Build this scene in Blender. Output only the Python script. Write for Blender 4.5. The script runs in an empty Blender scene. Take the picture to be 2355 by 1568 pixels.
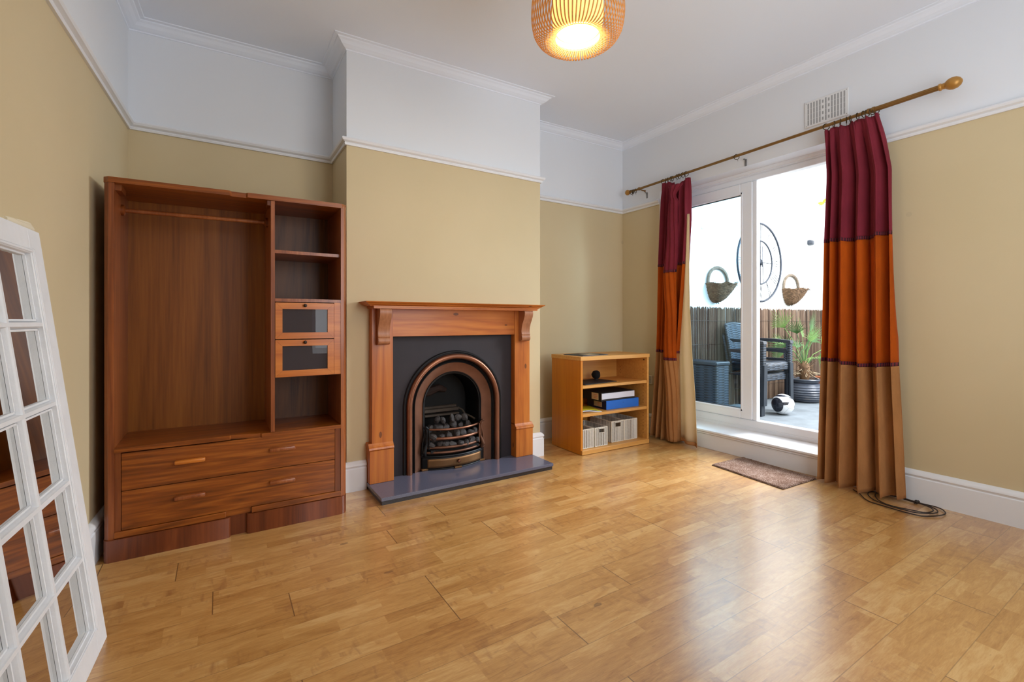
import bpy, bmesh, math, random
from math import sin, cos, pi, radians, sqrt, atan2
from mathutils import Vector, Matrix

random.seed(7)
S = bpy.context.scene
COL = S.collection

# ------------------------------------------------------------------ camera
CAM_H = 1.15
FPX = 1065.0
YAW = math.atan(672.5 / FPX)
cam_data = bpy.data.cameras.new('camera')
cam_data.sensor_fit = 'HORIZONTAL'
cam_data.sensor_width = 36.0
cam_data.lens = 36.0 * FPX / 2355.0
cam_data.shift_y = (740.0 - 784.0) / 2355.0
cam_data.clip_start = 0.02
cam = bpy.data.objects.new('camera', cam_data)
cam.location = (0, 0, CAM_H)
cam.rotation_euler = (pi / 2, 0, -YAW)
COL.objects.link(cam)
S.camera = cam

# ------------------------------------------------------------------ world, lights, exposure
world = bpy.data.worlds.new('overcast_sky')
S.world = world
world.use_nodes = True
wn = world.node_tree
for n in list(wn.nodes):
    wn.nodes.remove(n)
wo = wn.nodes.new('ShaderNodeOutputWorld')
wb = wn.nodes.new('ShaderNodeBackground')
wb.inputs['Color'].default_value = (0.88, 0.94, 1.0, 1)
wb.inputs['Strength'].default_value = 2.9
wn.links.new(wb.outputs[0], wo.inputs[0])

S.view_settings.view_transform = 'Standard'
S.view_settings.look = 'None'
S.view_settings.gamma = 1.0
S.view_settings.exposure = 0.0
S.view_settings.use_curve_mapping = False

def area_light(name, loc, rot, sx, sy, power, color=(1, 1, 1)):
    d = bpy.data.lights.new(name, 'AREA')
    d.shape = 'RECTANGLE'; d.size = sx; d.size_y = sy
    d.energy = power; d.color = color
    o = bpy.data.objects.new(name, d)
    o.location = loc; o.rotation_euler = rot
    COL.objects.link(o)
    return o
# fill light added behind the camera, shining in through an added opening
area_light('rear_fill_light', (2.0, -0.95, 1.75), (pi / 2 + radians(24), 0, 0), 2.0, 2.2, 37, (0.90, 0.95, 1.0))
# open sky above the patio pouring in through the sliding door
_d = Vector((0.2, 2.1, 1.0)) - Vector((6.5, 1.25, 3.0))
area_light('patio_daylight', (6.5, 1.25, 3.0), _d.to_track_quat('-Z', 'Y').to_euler(), 2.1, 2.4, 460, (0.95, 0.97, 1.0))

# ------------------------------------------------------------------ node helpers
class NT:
    def __init__(s, name):
        s.m = bpy.data.materials.new(name); s.m.use_nodes = True
        s.t = s.m.node_tree
        s.b = s.t.nodes['Principled BSDF']
        s._pos = None
    def n(s, typ, **kw):
        nd = s.t.nodes.new(typ)
        for k, v in kw.items():
            setattr(nd, k, v)
        return nd
    def link(s, a, b): s.t.links.new(a, b)
    def put(s, sock, v):
        if hasattr(v, 'is_linked') or hasattr(v, 'links'):
            s.link(v, sock)
        else:
            sock.default_value = v
    def math(s, op, a, b=None, c=None, clamp=False):
        nd = s.n('ShaderNodeMath', operation=op); nd.use_clamp = clamp
        s.put(nd.inputs[0], a)
        if b is not None: s.put(nd.inputs[1], b)
        if c is not None: s.put(nd.inputs[2], c)
        return nd.outputs[0]
    def pos(s):
        if s._pos is None:
            tc = s.n('ShaderNodeTexCoord'); s._pos = tc.outputs['Object']
        return s._pos
    def sep(s, v=None):
        nd = s.n('ShaderNodeSeparateXYZ'); s.link(v or s.pos(), nd.inputs[0]); return nd.outputs
    def comb(s, x, y, z):
        nd = s.n('ShaderNodeCombineXYZ')
        for i, v in enumerate((x, y, z)): s.put(nd.inputs[i], v)
        return nd.outputs[0]
    def mapping(s, scale=(1, 1, 1), rot=(0, 0, 0), loc=(0, 0, 0), v=None):
        nd = s.n('ShaderNodeMapping'); s.link(v or s.pos(), nd.inputs['Vector'])
        nd.inputs['Scale'].default_value = scale
        nd.inputs['Rotation'].default_value = rot
        nd.inputs['Location'].default_value = loc
        return nd.outputs[0]
    def noise(s, v=None, scale=5, detail=4, rough=.55, dist=0):
        nd = s.n('ShaderNodeTexNoise'); s.link(v or s.pos(), nd.inputs['Vector'])
        nd.inputs['Scale'].default_value = scale; nd.inputs['Detail'].default_value = detail
        nd.inputs['Roughness'].default_value = rough; nd.inputs['Distortion'].default_value = dist
        return nd.outputs['Fac']
    def wnoise(s, v):
        nd = s.n('ShaderNodeTexWhiteNoise', noise_dimensions='3D'); s.link(v, nd.inputs['Vector'])
        return nd.outputs['Value']
    def ramp(s, f, stops):
        nd = s.n('ShaderNodeValToRGB'); s.link(f, nd.inputs[0])
        e = nd.color_ramp.elements
        while len(e) > 1: e.remove(e[-1])
        e[0].position = stops[0][0]; e[0].color = (*stops[0][1], 1)
        for p, c in stops[1:]:
            k = e.new(p); k.color = (*c, 1)
        return nd.outputs['Color']
    def mix(s, f, a, b, mode='MIX'):
        nd = s.n('ShaderNodeMix', data_type='RGBA', blend_type=mode)
        s.put(nd.inputs[0], f)
        for i, v in ((6, a), (7, b)):
            if isinstance(v, tuple): nd.inputs[i].default_value = (*v[:3], 1)
            else: s.link(v, nd.inputs[i])
        return nd.outputs[2]
    def bump(s, h, strength=.2, dist=.01):
        nd = s.n('ShaderNodeBump'); nd.inputs['Strength'].default_value = strength
        nd.inputs['Distance'].default_value = dist
        s.link(h, nd.inputs['Height']); s.link(nd.outputs[0], s.b.inputs['Normal'])
    def color(s, c):
        if isinstance(c, tuple): s.b.inputs['Base Color'].default_value = (*c, 1)
        else: s.link(c, s.b.inputs['Base Color'])
    def set(s, **kw):
        for k, v in kw.items():
            s.put(s.b.inputs[k.replace('_', ' ')], v)

def srgb(r, g, b):
    f = lambda c: (c / 255 / 12.92) if c / 255 <= .04045 else ((c / 255 + .055) / 1.055) ** 2.4
    return (f(r), f(g), f(b))

def plain(name, c, rough=.5, metal=0, spec=.5, bump=0, bscale=60, var=0.0, emis=None, estr=0):
    t = NT(name)
    if var:
        f = t.noise(scale=bscale * .3, detail=5)
        lo = tuple(x * (1 - var) for x in c); hi = tuple(min(1, x * (1 + var)) for x in c)
        t.color(t.ramp(f, [(.3, lo), (.7, hi)]))
    else:
        t.color(c)
    t.set(Roughness=rough, Metallic=metal, Specular_IOR_Level=spec)
    if bump: t.bump(t.noise(scale=bscale, detail=4), bump, .004)
    if emis:
        t.b.inputs['Emission Color'].default_value = (*emis, 1)
        t.b.inputs['Emission Strength'].default_value = estr
    return t.m

def wood(name, dark, mid, light, axis='z', scale=1.0, rough=.42, fig=.35, coat=0.0, ring=7.0, knots=False):
    t = NT(name)
    st = {'x': (.10, 1, 1), 'y': (1, .10, 1), 'z': (1, 1, .10)}[axis]
    v = t.mapping(scale=tuple(k * scale for k in st))
    warp = t.noise(v, scale=2.6, detail=6, rough=.5, dist=.9)
    rings = t.math('FRACT', t.math('MULTIPLY', warp, ring))
    rings = t.math('ABSOLUTE', t.math('SUBTRACT', rings, .5))
    v2 = t.mapping(scale=tuple(k * scale * (1 if k == 1 else .35) for k in st))
    fine = t.noise(v2, scale=90, detail=3)
    blot = t.noise(v, scale=1.2, detail=2)
    f = t.math('ADD', t.math('MULTIPLY', rings, fig * 1.6), t.math('MULTIPLY', fine, .55))
    f = t.math('ADD', f, t.math('MULTIPLY', blot, .35))
    c = t.ramp(f, [(.30, dark), (.55, mid), (.85, light)])
    if knots:
        vor = t.n('ShaderNodeTexVoronoi'); vor.inputs['Scale'].default_value = 8.5
        t.link(t.mapping(scale=tuple({1: 1.0}.get(k, .5) for k in st)), vor.inputs['Vector'])
        k = t.math('LESS_THAN', t.math('ADD', vor.outputs['Distance'], t.math('MULTIPLY', fine, .05)), .12)
        c = t.mix(t.math('MULTIPLY', k, .75), c, tuple(x * .25 for x in dark))
    t.color(c)
    t.set(Roughness=rough, Coat_Weight=coat, Coat_Roughness=.15)
    t.bump(fine, .06, .002)
    return t.m

# ------------------------------------------------------------------ materials
M = {}
def wall_mat(name):
    t = NT(name)
    z = t.sep()[2]
    f = t.math('GREATER_THAN', z, 2.36)
    n1 = t.noise(scale=1.3, detail=4)
    beige = t.ramp(n1, [(.3, srgb(205, 187, 149)), (.7, srgb(210, 192, 155))])
    c = t.mix(f, beige, srgb(228, 231, 236))
    vor = t.n('ShaderNodeTexVoronoi'); vor.inputs['Scale'].default_value = 1.7
    t.link(t.pos(), vor.inputs['Vector'])
    spot = t.math('LESS_THAN', vor.outputs['Distance'], .035)
    c = t.mix(t.math('MULTIPLY', spot, .13), c, (.25, .22, .17))
    t.color(c); t.set(Roughness=.72, Specular_IOR_Level=.3)
    t.bump(t.noise(scale=160, detail=3), .05, .002)
    return t.m
M['wall'] = wall_mat('two_tone_wall_paint')
M['ceiling'] = plain('ceiling_paint', srgb(238, 244, 254), .85, bump=.05, bscale=120)
M['gloss_white'] = plain('white_gloss_paint', srgb(232, 233, 236), .3, bump=.02, bscale=30)
M['upvc'] = plain('white_upvc', srgb(238, 243, 250), .25)
M['old_white'] = plain('brushed_white_paint', srgb(232, 233, 235), .5, bump=.25, bscale=45, var=.04)

def floor_mat():
    t = NT('birch_plank_floor')
    x, y, z = t.sep()
    W = .183
    yr = t.math('DIVIDE', t.math('SUBTRACT', y, .886), W)
    row = t.math('FLOOR', yr); fr = t.math('FRACT', yr)
    hr = t.wnoise(t.comb(row, 3.3, 1.7))
    L = 1.30
    xb = t.math('DIVIDE', t.math('ADD', x, t.math('MULTIPLY', hr, 9.1)), L)
    bid = t.math('FLOOR', xb); fb = t.math('FRACT', xb)
    # seams
    e1 = t.math('LESS_THAN', t.math('MINIMUM', fr, t.math('SUBTRACT', 1, fr)), .008)
    e2 = t.math('LESS_THAN', t.math('MINIMUM', fb, t.math('SUBTRACT', 1, fb)), .0016)
    seam = t.math('MAXIMUM', t.math('MULTIPLY', e1, .45), t.math('MULTIPLY', e2, .8))
    # three strips per board, short staves
    ys = t.math('MULTIPLY', yr, 3)
    srow = t.math('FLOOR', ys)
    hs = t.wnoise(t.comb(srow, 7.1, 2.2))
    xs = t.math('DIVIDE', t.math('ADD', x, t.math('MULTIPLY', hs, 5.3)), .36)
    sid = t.math('FLOOR', xs)
    tone = t.wnoise(t.comb(srow, sid, bid))
    btone = t.wnoise(t.comb(row, bid, 5.5))
    off = t.comb(t.math('MULTIPLY', tone, 37.0), t.math('MULTIPLY', tone, 11.0), tone)
    add = t.n('ShaderNodeVectorMath', operation='ADD')
    t.link(t.pos(), add.inputs[0]); t.link(off, add.inputs[1])
    v = t.mapping(scale=(1.0, 5.0, 1), v=add.outputs[0])
    figure = t.noise(v, scale=4.5, detail=5, rough=.6, dist=1.6)
    v2 = t.mapping(scale=(1.3, 12.0, 1), v=add.outputs[0])
    fine = t.noise(v2, scale=22, detail=5, rough=.65)
    f = t.math('ADD', t.math('MULTIPLY', figure, .62), t.math('MULTIPLY', fine, .38))
    f = t.math('ADD', f, t.math('MULTIPLY', t.math('SUBTRACT', tone, .5), .22))
    f = t.math('ADD', f, t.math('MULTIPLY', t.math('SUBTRACT', btone, .5), .07))
    c = t.ramp(f, [(.18, srgb(146, 92, 38)), (.38, srgb(184, 132, 68)), (.54, srgb(202, 152, 86)),
                   (.72, srgb(218, 176, 114))])
    patch = t.noise(t.mapping(scale=(.8, 1.6, 1), loc=(3, 1, 0)), scale=2.6, detail=2)
    curl = t.noise(t.mapping(scale=(5.5, 1.6, 1), rot=(0, 0, .5), v=add.outputs[0]), scale=4.5, detail=3, dist=1.0)
    cf = t.math('MULTIPLY', t.math('GREATER_THAN', patch, .53), t.math('MULTIPLY', t.math('SUBTRACT', curl, .50), 3.2, clamp=True))
    c = t.mix(t.math('MULTIPLY', cf, .8, clamp=True), c, srgb(150, 98, 52))
    vor = t.n('ShaderNodeTexVoronoi'); vor.inputs['Scale'].default_value = 3.4
    t.link(t.mapping(scale=(.6, 1.3, 1)), vor.inputs['Vector'])
    kn = t.math('LESS_THAN', t.math('ADD', vor.outputs['Distance'], t.math('MULTIPLY', fine, .06)), .075)
    c = t.mix(t.math('MULTIPLY', kn, .6), c, srgb(96, 58, 26))
    dk = t.math('GREATER_THAN', t.noise(t.mapping(scale=(1.5, 9, 1)), scale=6.0, detail=3), .70)
    c = t.mix(t.math('MULTIPLY', dk, .35), c, srgb(120, 74, 34))
    c = t.mix(seam, c, srgb(98, 62, 30))
    t.color(c)
    r = t.math('ADD', .32, t.math('MULTIPLY', figure, .12))
    t.set(Roughness=r, Specular_IOR_Level=.9, Coat_Weight=1.0, Coat_Roughness=.23, Coat_IOR=1.6)
    h = t.math('SUBTRACT', t.math('MULTIPLY', fine, .05), seam)
    t.bump(h, .12, .002)
    return t.m
M['floor'] = floor_mat()

wd, wm, wl = srgb(92, 42, 14), srgb(118, 58, 20), srgb(142, 76, 30)
M['wardrobe_v'] = wood('walnut_veneer_upright', wd, wm, wl, 'z', 1.0, .36, .3, .15)
M['wardrobe_h'] = wood('walnut_veneer_lengthwise', srgb(92, 44, 10), srgb(140, 72, 18), srgb(182, 108, 38), 'x', 1.0, .34, .24, .15, 17)
M['wardrobe_edge'] = wood('worn_walnut_edge', srgb(112, 54, 24), srgb(148, 80, 38), srgb(176, 108, 60), 'z', 1.3, .32, .25, .25)
M['wardrobe_plinth'] = wood('red_brown_plinth_veneer', srgb(82, 36, 14), srgb(108, 50, 20), srgb(130, 66, 30), 'z', 1.0, .38, .4, .1)
M['wardrobe_back'] = wood('plywood_back', srgb(108, 56, 12), srgb(138, 78, 22), srgb(164, 100, 36), 'z', .9, .4, .28, .1, 6)
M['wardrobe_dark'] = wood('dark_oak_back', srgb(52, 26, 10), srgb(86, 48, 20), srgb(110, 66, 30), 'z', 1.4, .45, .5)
M['oak_flap'] = wood('orange_oak', srgb(164, 84, 18), srgb(190, 104, 28), srgb(208, 124, 44), 'x', 1.4, .35, .4, .2)
M['pine_v'] = wood('stained_pine_upright', srgb(148, 74, 18), srgb(178, 96, 28), srgb(196, 116, 42), 'z', .8, .38, .42, .1, 8, True)
M['pine_h'] = wood('stained_pine_lengthwise', srgb(148, 74, 18), srgb(178, 96, 28), srgb(196, 116, 42), 'x', .8, .38, .42, .1, 8, True)
M['beech'] = wood('honey_beech', srgb(200, 138, 66), srgb(218, 158, 80), srgb(226, 170, 98), 'x', .6, .4, .12)
M['beech_side'] = wood('amber_beech_side', srgb(190, 110, 14), srgb(206, 126, 20), srgb(214, 136, 32), 'z', .5, .38, .12)
M['iron_panel'] = plain('blackened_steel_panel', srgb(35, 27, 33), .65, .0, bump=.05, bscale=40, var=.1)
M['iron'] = plain('black_cast_iron', srgb(28, 27, 28), .45, .6, bump=.1, bscale=60)
M['soot'] = plain('sooty_iron', srgb(8, 7, 7), .8, bump=.2, bscale=30)
M['copper'] = plain('antique_copper', srgb(140, 94, 72), .34, .85, bump=.05, bscale=25, var=.15)
M['copper_dark'] = plain('dull_copper_plate', srgb(112, 76, 58), .45, .75, bump=.05, bscale=25, var=.2)
M['brassy'] = plain('dull_bronze_plate', srgb(128, 92, 58), .5, .7, bump=.1, bscale=20, var=.3)
M['granite'] = plain('polished_grey_granite', srgb(92, 92, 108), .16, bump=0, bscale=900, var=.25)
M['granite_edge'] = plain('dark_granite_edge', srgb(40, 34, 34), .35, bscale=600, var=.4)
M['coal'] = plain('ceramic_coal', srgb(62, 56, 54), .65, bump=.6, bscale=40, var=.6)
M['firebrick'] = plain('sooty_firebrick', srgb(70, 58, 48), .8, bump=.4, bscale=30, var=.3)
M['logmat'] = plain('charred_log', srgb(48, 26, 16), .8, bump=.6, bscale=30, var=.5)
M['rod'] = plain('antique_brass_rod', srgb(142, 108, 62), .35, .75, bscale=15, var=.12)
M['ring'] = plain('dark_bronze_ring', srgb(74, 58, 34), .4, .7)
M['finial'] = plain('gold_resin_finial', srgb(182, 132, 62), .4, .45, bscale=20, var=.15)
M['steel'] = plain('dull_steel', srgb(150, 150, 150), .4, .9)
M['dark_metal'] = plain('dark_bronze_knob', srgb(50, 34, 24), .35, .6)

def velvet(name, c):
    t = NT(name)
    f = t.noise(t.mapping(scale=(1, 1, .4)), scale=7, detail=5, rough=.65)
    f2 = t.noise(scale=260, detail=2)
    g = t.math('ADD', t.math('MULTIPLY', f, .8), t.math('MULTIPLY', f2, .25))
    lo = tuple(k * .78 for k in c); hi = tuple(min(1, k * 1.2) for k in c)
    t.color(t.ramp(g, [(.35, lo), (.7, hi)]))
    t.set(Roughness=.8, Specular_IOR_Level=.15, Sheen_Weight=.35, Sheen_Roughness=.4)
    t.b.inputs['Sheen Tint'].default_value = (*[min(1, k * 2 + .1) for k in c], 1)
    t.bump(f2, .15, .001)
    return t.m
M['burgundy'] = velvet('burgundy_suede', srgb(120, 38, 50))
M['orange'] = velvet('burnt_orange_suede', srgb(170, 74, 8))
M['tan'] = velvet('tan_suede', srgb(168, 116, 70))
def lining_mat():
    t = NT('cream_lining')
    c = srgb(228, 204, 168)
    d = t.n('ShaderNodeBsdfDiffuse'); d.inputs['Color'].default_value = (*c, 1)
    tl = t.n('ShaderNodeBsdfTranslucent'); tl.inputs['Color'].default_value = (*c, 1)
    mx = t.n('ShaderNodeMixShader'); mx.inputs[0].default_value = .35
    t.link(d.outputs[0], mx.inputs[1]); t.link(tl.outputs[0], mx.inputs[2])
    t.link(mx.outputs[0], t.t.nodes['Material Output'].inputs['Surface'])
    return t.m
M['lining'] = lining_mat()
def stitch_mat():
    t = NT('ladder_stitching')
    y = t.sep()[1]
    s = t.math('LESS_THAN', t.math('FRACT', t.math('MULTIPLY', y, 125)), .42)
    t.color(t.mix(s, srgb(112, 30, 44), srgb(40, 8, 20)))
    t.set(Roughness=.8)
    return t.m
M['stitch'] = stitch_mat()

def coir_mat():
    t = NT('brown_mat_pile')
    f = t.noise(scale=230, detail=3); f2 = t.noise(scale=14, detail=3)
    g = t.math('ADD', t.math('MULTIPLY', f, .8), t.math('MULTIPLY', f2, .2))
    t.color(t.ramp(g, [(.38, srgb(88, 58, 42)), (.52, srgb(140, 110, 94)), (.62, srgb(188, 168, 156))]))
    t.set(Roughness=.95, Specular_IOR_Level=.1); t.bump(f, .8, .006)
    return t.m
M['mat'] = coir_mat()
M['cable'] = plain('dark_rubber_cable', srgb(38, 22, 14), .5)
M['mirror'] = plain('mirror_glass', (.80, .80, .78), .02, 1.0)
M['groove'] = plain('grey_rebate', srgb(150, 150, 150), .7)  # even mid grey, darker than the frame paint
M['cream_cloth'] = plain('cream_rolled_cloth', srgb(226, 214, 188), .8, bump=.3, bscale=40)

def glass_mat(name, tint, op):
    t = NT(name)
    gl = t.n('ShaderNodeBsdfGlossy'); gl.inputs['Roughness'].default_value = .01
    tr = t.n('ShaderNodeBsdfTransparent'); tr.inputs['Color'].default_value = (*tint, 1)
    mx = t.n('ShaderNodeMixShader')
    fr = t.n('ShaderNodeFresnel'); fr.inputs['IOR'].default_value = 1.45
    geo = t.n('ShaderNodeNewGeometry')
    t.link(t.math('MULTIPLY', t.math('MULTIPLY', fr.outputs[0], op), t.math('SUBTRACT', 1, geo.outputs['Backfacing'])), mx.inputs[0]); t.link(tr.outputs[0], mx.inputs[1]); t.link(gl.outputs[0], mx.inputs[2])
    out = t.t.nodes['Material Output']; t.link(mx.outputs[0], out.inputs['Surface'])
    return t.m
M['glass'] = glass_mat('double_glazing', (.70, .86, .95), 1.0)
M['flap_glass'] = glass_mat('small_pane_glass', (.50, .47, .50), 1.5)
_t = M['flap_glass'].node_tree; _o = _t.nodes['Material Output']; _src = _o.inputs['Surface'].links[0].from_socket
_d = _t.nodes.new('ShaderNodeBsdfDiffuse'); _d.inputs['Color'].default_value = (*srgb(96, 88, 92), 1)
_m = _t.nodes.new('ShaderNodeMixShader'); _m.inputs[0].default_value = .42
_t.links.new(_src, _m.inputs[1]); _t.links.new(_d.outputs[0], _m.inputs[2]); _t.links.new(_m.outputs[0], _o.inputs['Surface'])

def wicker_mat(name, c1, c2, sx=70, sz=55, wa=.3, wb_=.4):
    t = NT(name)
    x, y, z = t.sep()
    h = t.math('ADD', x, y)
    a = t.math('SINE', t.math('MULTIPLY', h, sx * 3.14))
    colid = t.math('FLOOR', t.math('MULTIPLY', h, sx / 2))
    par = t.math('MULTIPLY', t.math('MODULO', colid, 2), 3.14)
    b = t.math('SINE', t.math('ADD', t.math('MULTIPLY', z, sz * 6.28), par))
    g = t.math('ADD', t.math('MULTIPLY', a, wa), t.math('MULTIPLY', b, wb_))
    g = t.math('ADD', g, .5)
    t.color(t.ramp(g, [(.1, c1), (.6, c2)]))
    t.set(Roughness=.65); t.bump(g, .6, .004)
    return t.m
M['basket'] = wicker_mat('white_wicker', srgb(158, 150, 138), srgb(222, 216, 206), 96, 90, .40, .14)
M['basket_rim'] = plain('white_cane_rim', srgb(224, 214, 196), .6, bump=.3, bscale=90)
M['basket_in'] = wicker_mat('shaded_wicker_inside', srgb(110, 84, 58), srgb(170, 142, 108))
M['rattan'] = wicker_mat('grey_resin_rattan', srgb(18, 23, 30), srgb(46, 56, 68), 20, 38)
M['resin'] = plain('anthracite_resin', srgb(34, 40, 49), .45, bump=.05)
M['black_card'] = plain('black_card', srgb(24, 22, 24), .6)
M['black_fluff'] = plain('black_bristle', srgb(14, 12, 14), .9, bump=.8, bscale=60)
M['paper'] = plain('white_paper_edge', srgb(214, 214, 226), .7, bump=.2, bscale=80)
M['blue'] = plain('blue_box_file', srgb(18, 100, 196), .4)
M['navy'] = plain('navy_box_side', srgb(14, 22, 60), .5)
M['yellow'] = plain('yellow_booklet', srgb(206, 190, 30), .5, bscale=20, var=.15)
M['tape'] = plain('yellowed_label', srgb(212, 190, 150), .5)
M['red_ink'] = plain('red_ink', srgb(206, 60, 44), .6)
M['vent'] = plain('vent_plaster', srgb(226, 226, 226), .6)
M['slot'] = plain('vent_slot', srgb(160, 160, 160), .9)
M['cream_plastic'] = plain('cream_plastic', srgb(222, 212, 186), .5)

M['render_wall'] = plain('white_masonry_paint', srgb(244, 247, 244), .85, bump=.3, bscale=9, var=.03)
M['paving'] = plain('grey_paving', srgb(104, 112, 118), .8, bump=.4, bscale=14, var=.25)
def reed_mat():
    t = NT('split_reed')
    x, y, z = t.sep()
    cid = t.math('FLOOR', t.math('MULTIPLY', x, 85))
    tn = t.wnoise(t.comb(cid, 1.0, 1.0))
    f = t.noise(t.mapping(scale=(40, 1, 2)), scale=3, detail=3)
    g = t.math('ADD', t.math('MULTIPLY', tn, .6), t.math('MULTIPLY', f, .45))
    t.color(t.ramp(g, [(.2, srgb(66, 48, 36)), (.55, srgb(106, 84, 68)), (.85, srgb(148, 126, 106))]))
    t.set(Roughness=.8)
    return t.m
M['reed'] = reed_mat()
M['wire'] = plain('fence_wire', srgb(70, 62, 54), .6, .5)
M['wheel'] = plain('black_iron_clock', srgb(34, 42, 54), .5, .4)
M['twig'] = plain('dried_twig', srgb(104, 80, 58), .9, bump=1.0, bscale=90, var=.45)
M['hoop'] = plain('grey_wound_cane', srgb(108, 96, 82), .9, bump=1.0, bscale=120, var=.4)
M['moss'] = plain('dark_moss_liner', srgb(70, 58, 42), .95, bump=.8, bscale=60, var=.4)
M['pot'] = plain('slate_glazed_pot', srgb(66, 72, 84), .3, bscale=12, var=.1)
M['terracotta'] = plain('terracotta', srgb(166, 96, 62), .8)
M['soil'] = plain('dry_soil', srgb(92, 78, 62), .95, bump=.8, bscale=40, var=.4)
M['leaf'] = plain('palm_leaf', srgb(112, 146, 78), .45, bscale=14, var=.3)
M['leaf_dark'] = plain('palm_leaf_deep_green', srgb(70, 108, 58), .45, bscale=14, var=.3)  # deeper green for every other frond, the climber stem and the weeds
M['fibre'] = plain('palm_fibre', srgb(110, 84, 60), .95, bump=.9, bscale=60, var=.4)

def ball_mat():
    t = NT('football_cover')
    x, y, z = t.sep()
    n = t.n('ShaderNodeVectorMath', operation='NORMALIZE'); t.link(t.pos(), n.inputs[0])
    def dotv(v):
        d = t.n('ShaderNodeVectorMath', operation='DOT_PRODUCT'); t.link(n.outputs[0], d.inputs[0])
        d.inputs[1].default_value = v; return d.outputs['Value']
    def unit(v):
        l = sqrt(sum(k * k for k in v)); return tuple(k / l for k in v)
    a = dotv(unit((.25, .15, .95))); b = dotv(unit((-.5, -.85, .1))); e = dotv(unit((.85, -.5, .2)))
    band1 = t.math('LESS_THAN', t.math('ABSOLUTE', t.math('ADD', a, t.math('MULTIPLY', t.math('MULTIPLY', e, e), .3))), .13)
    m1 = t.math('LESS_THAN', t.math('ABSOLUTE', t.math('SUBTRACT', b, .55)), .36)
    m1 = t.math('MULTIPLY', band1, m1)
    band2 = t.math('LESS_THAN', t.math('ABSOLUTE', t.math('SUBTRACT', a, .66)), .12)
    band3 = t.math('LESS_THAN', e, -.72)
    dark = t.math('MAXIMUM', t.math('MAXIMUM', m1, band2), band3)
    red = t.math('MULTIPLY', t.math('LESS_THAN', t.math('ABSOLUTE', t.math('ADD', a, -.22)), .022),
                 t.math('LESS_THAN', t.math('ABSOLUTE', t.math('SUBTRACT', e, .1)), .25))
    c = t.mix(dark, srgb(226, 230, 234), srgb(26, 30, 42))
    c = t.mix(red, c, srgb(190, 30, 40))
    vor = t.n('ShaderNodeTexVoronoi', feature='DISTANCE_TO_EDGE'); vor.inputs['Scale'].default_value = 14
    t.link(t.pos(), vor.inputs['Vector'])
    c = t.mix(t.math('MULTIPLY', t.math('LESS_THAN', vor.outputs['Distance'], .03), .35), c, srgb(90, 96, 110))
    t.color(c); t.set(Roughness=.35)
    return t.m
M['ball'] = ball_mat()

def bamboo_mat():
    t = NT('amber_bamboo_strip')
    d = t.n('ShaderNodeBsdfDiffuse'); d.inputs['Color'].default_value = (*srgb(214, 168, 112), 1)
    tl = t.n('ShaderNodeBsdfTranslucent'); tl.inputs['Color'].default_value = (*srgb(250, 190, 84), 1)
    mx = t.n('ShaderNodeMixShader'); mx.inputs[0].default_value = .35
    t.link(d.outputs[0], mx.inputs[1]); t.link(tl.outputs[0], mx.inputs[2])
    t.link(mx.outputs[0], t.t.nodes['Material Output'].inputs['Surface'])
    return t.m
M['bamboo'] = bamboo_mat()
M['diffuser'] = plain('glowing_paper_diffuser', srgb(255, 226, 120), .8, emis=(1.0, .80, .24), estr=1.15)
M['bulb_glow'] = plain('lit_bulb_disc', (1, 1, .9), .8, emis=(1.0, .95, .70), estr=1.25)
M['flex'] = plain('white_flex', srgb(220, 220, 215), .5)

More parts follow.
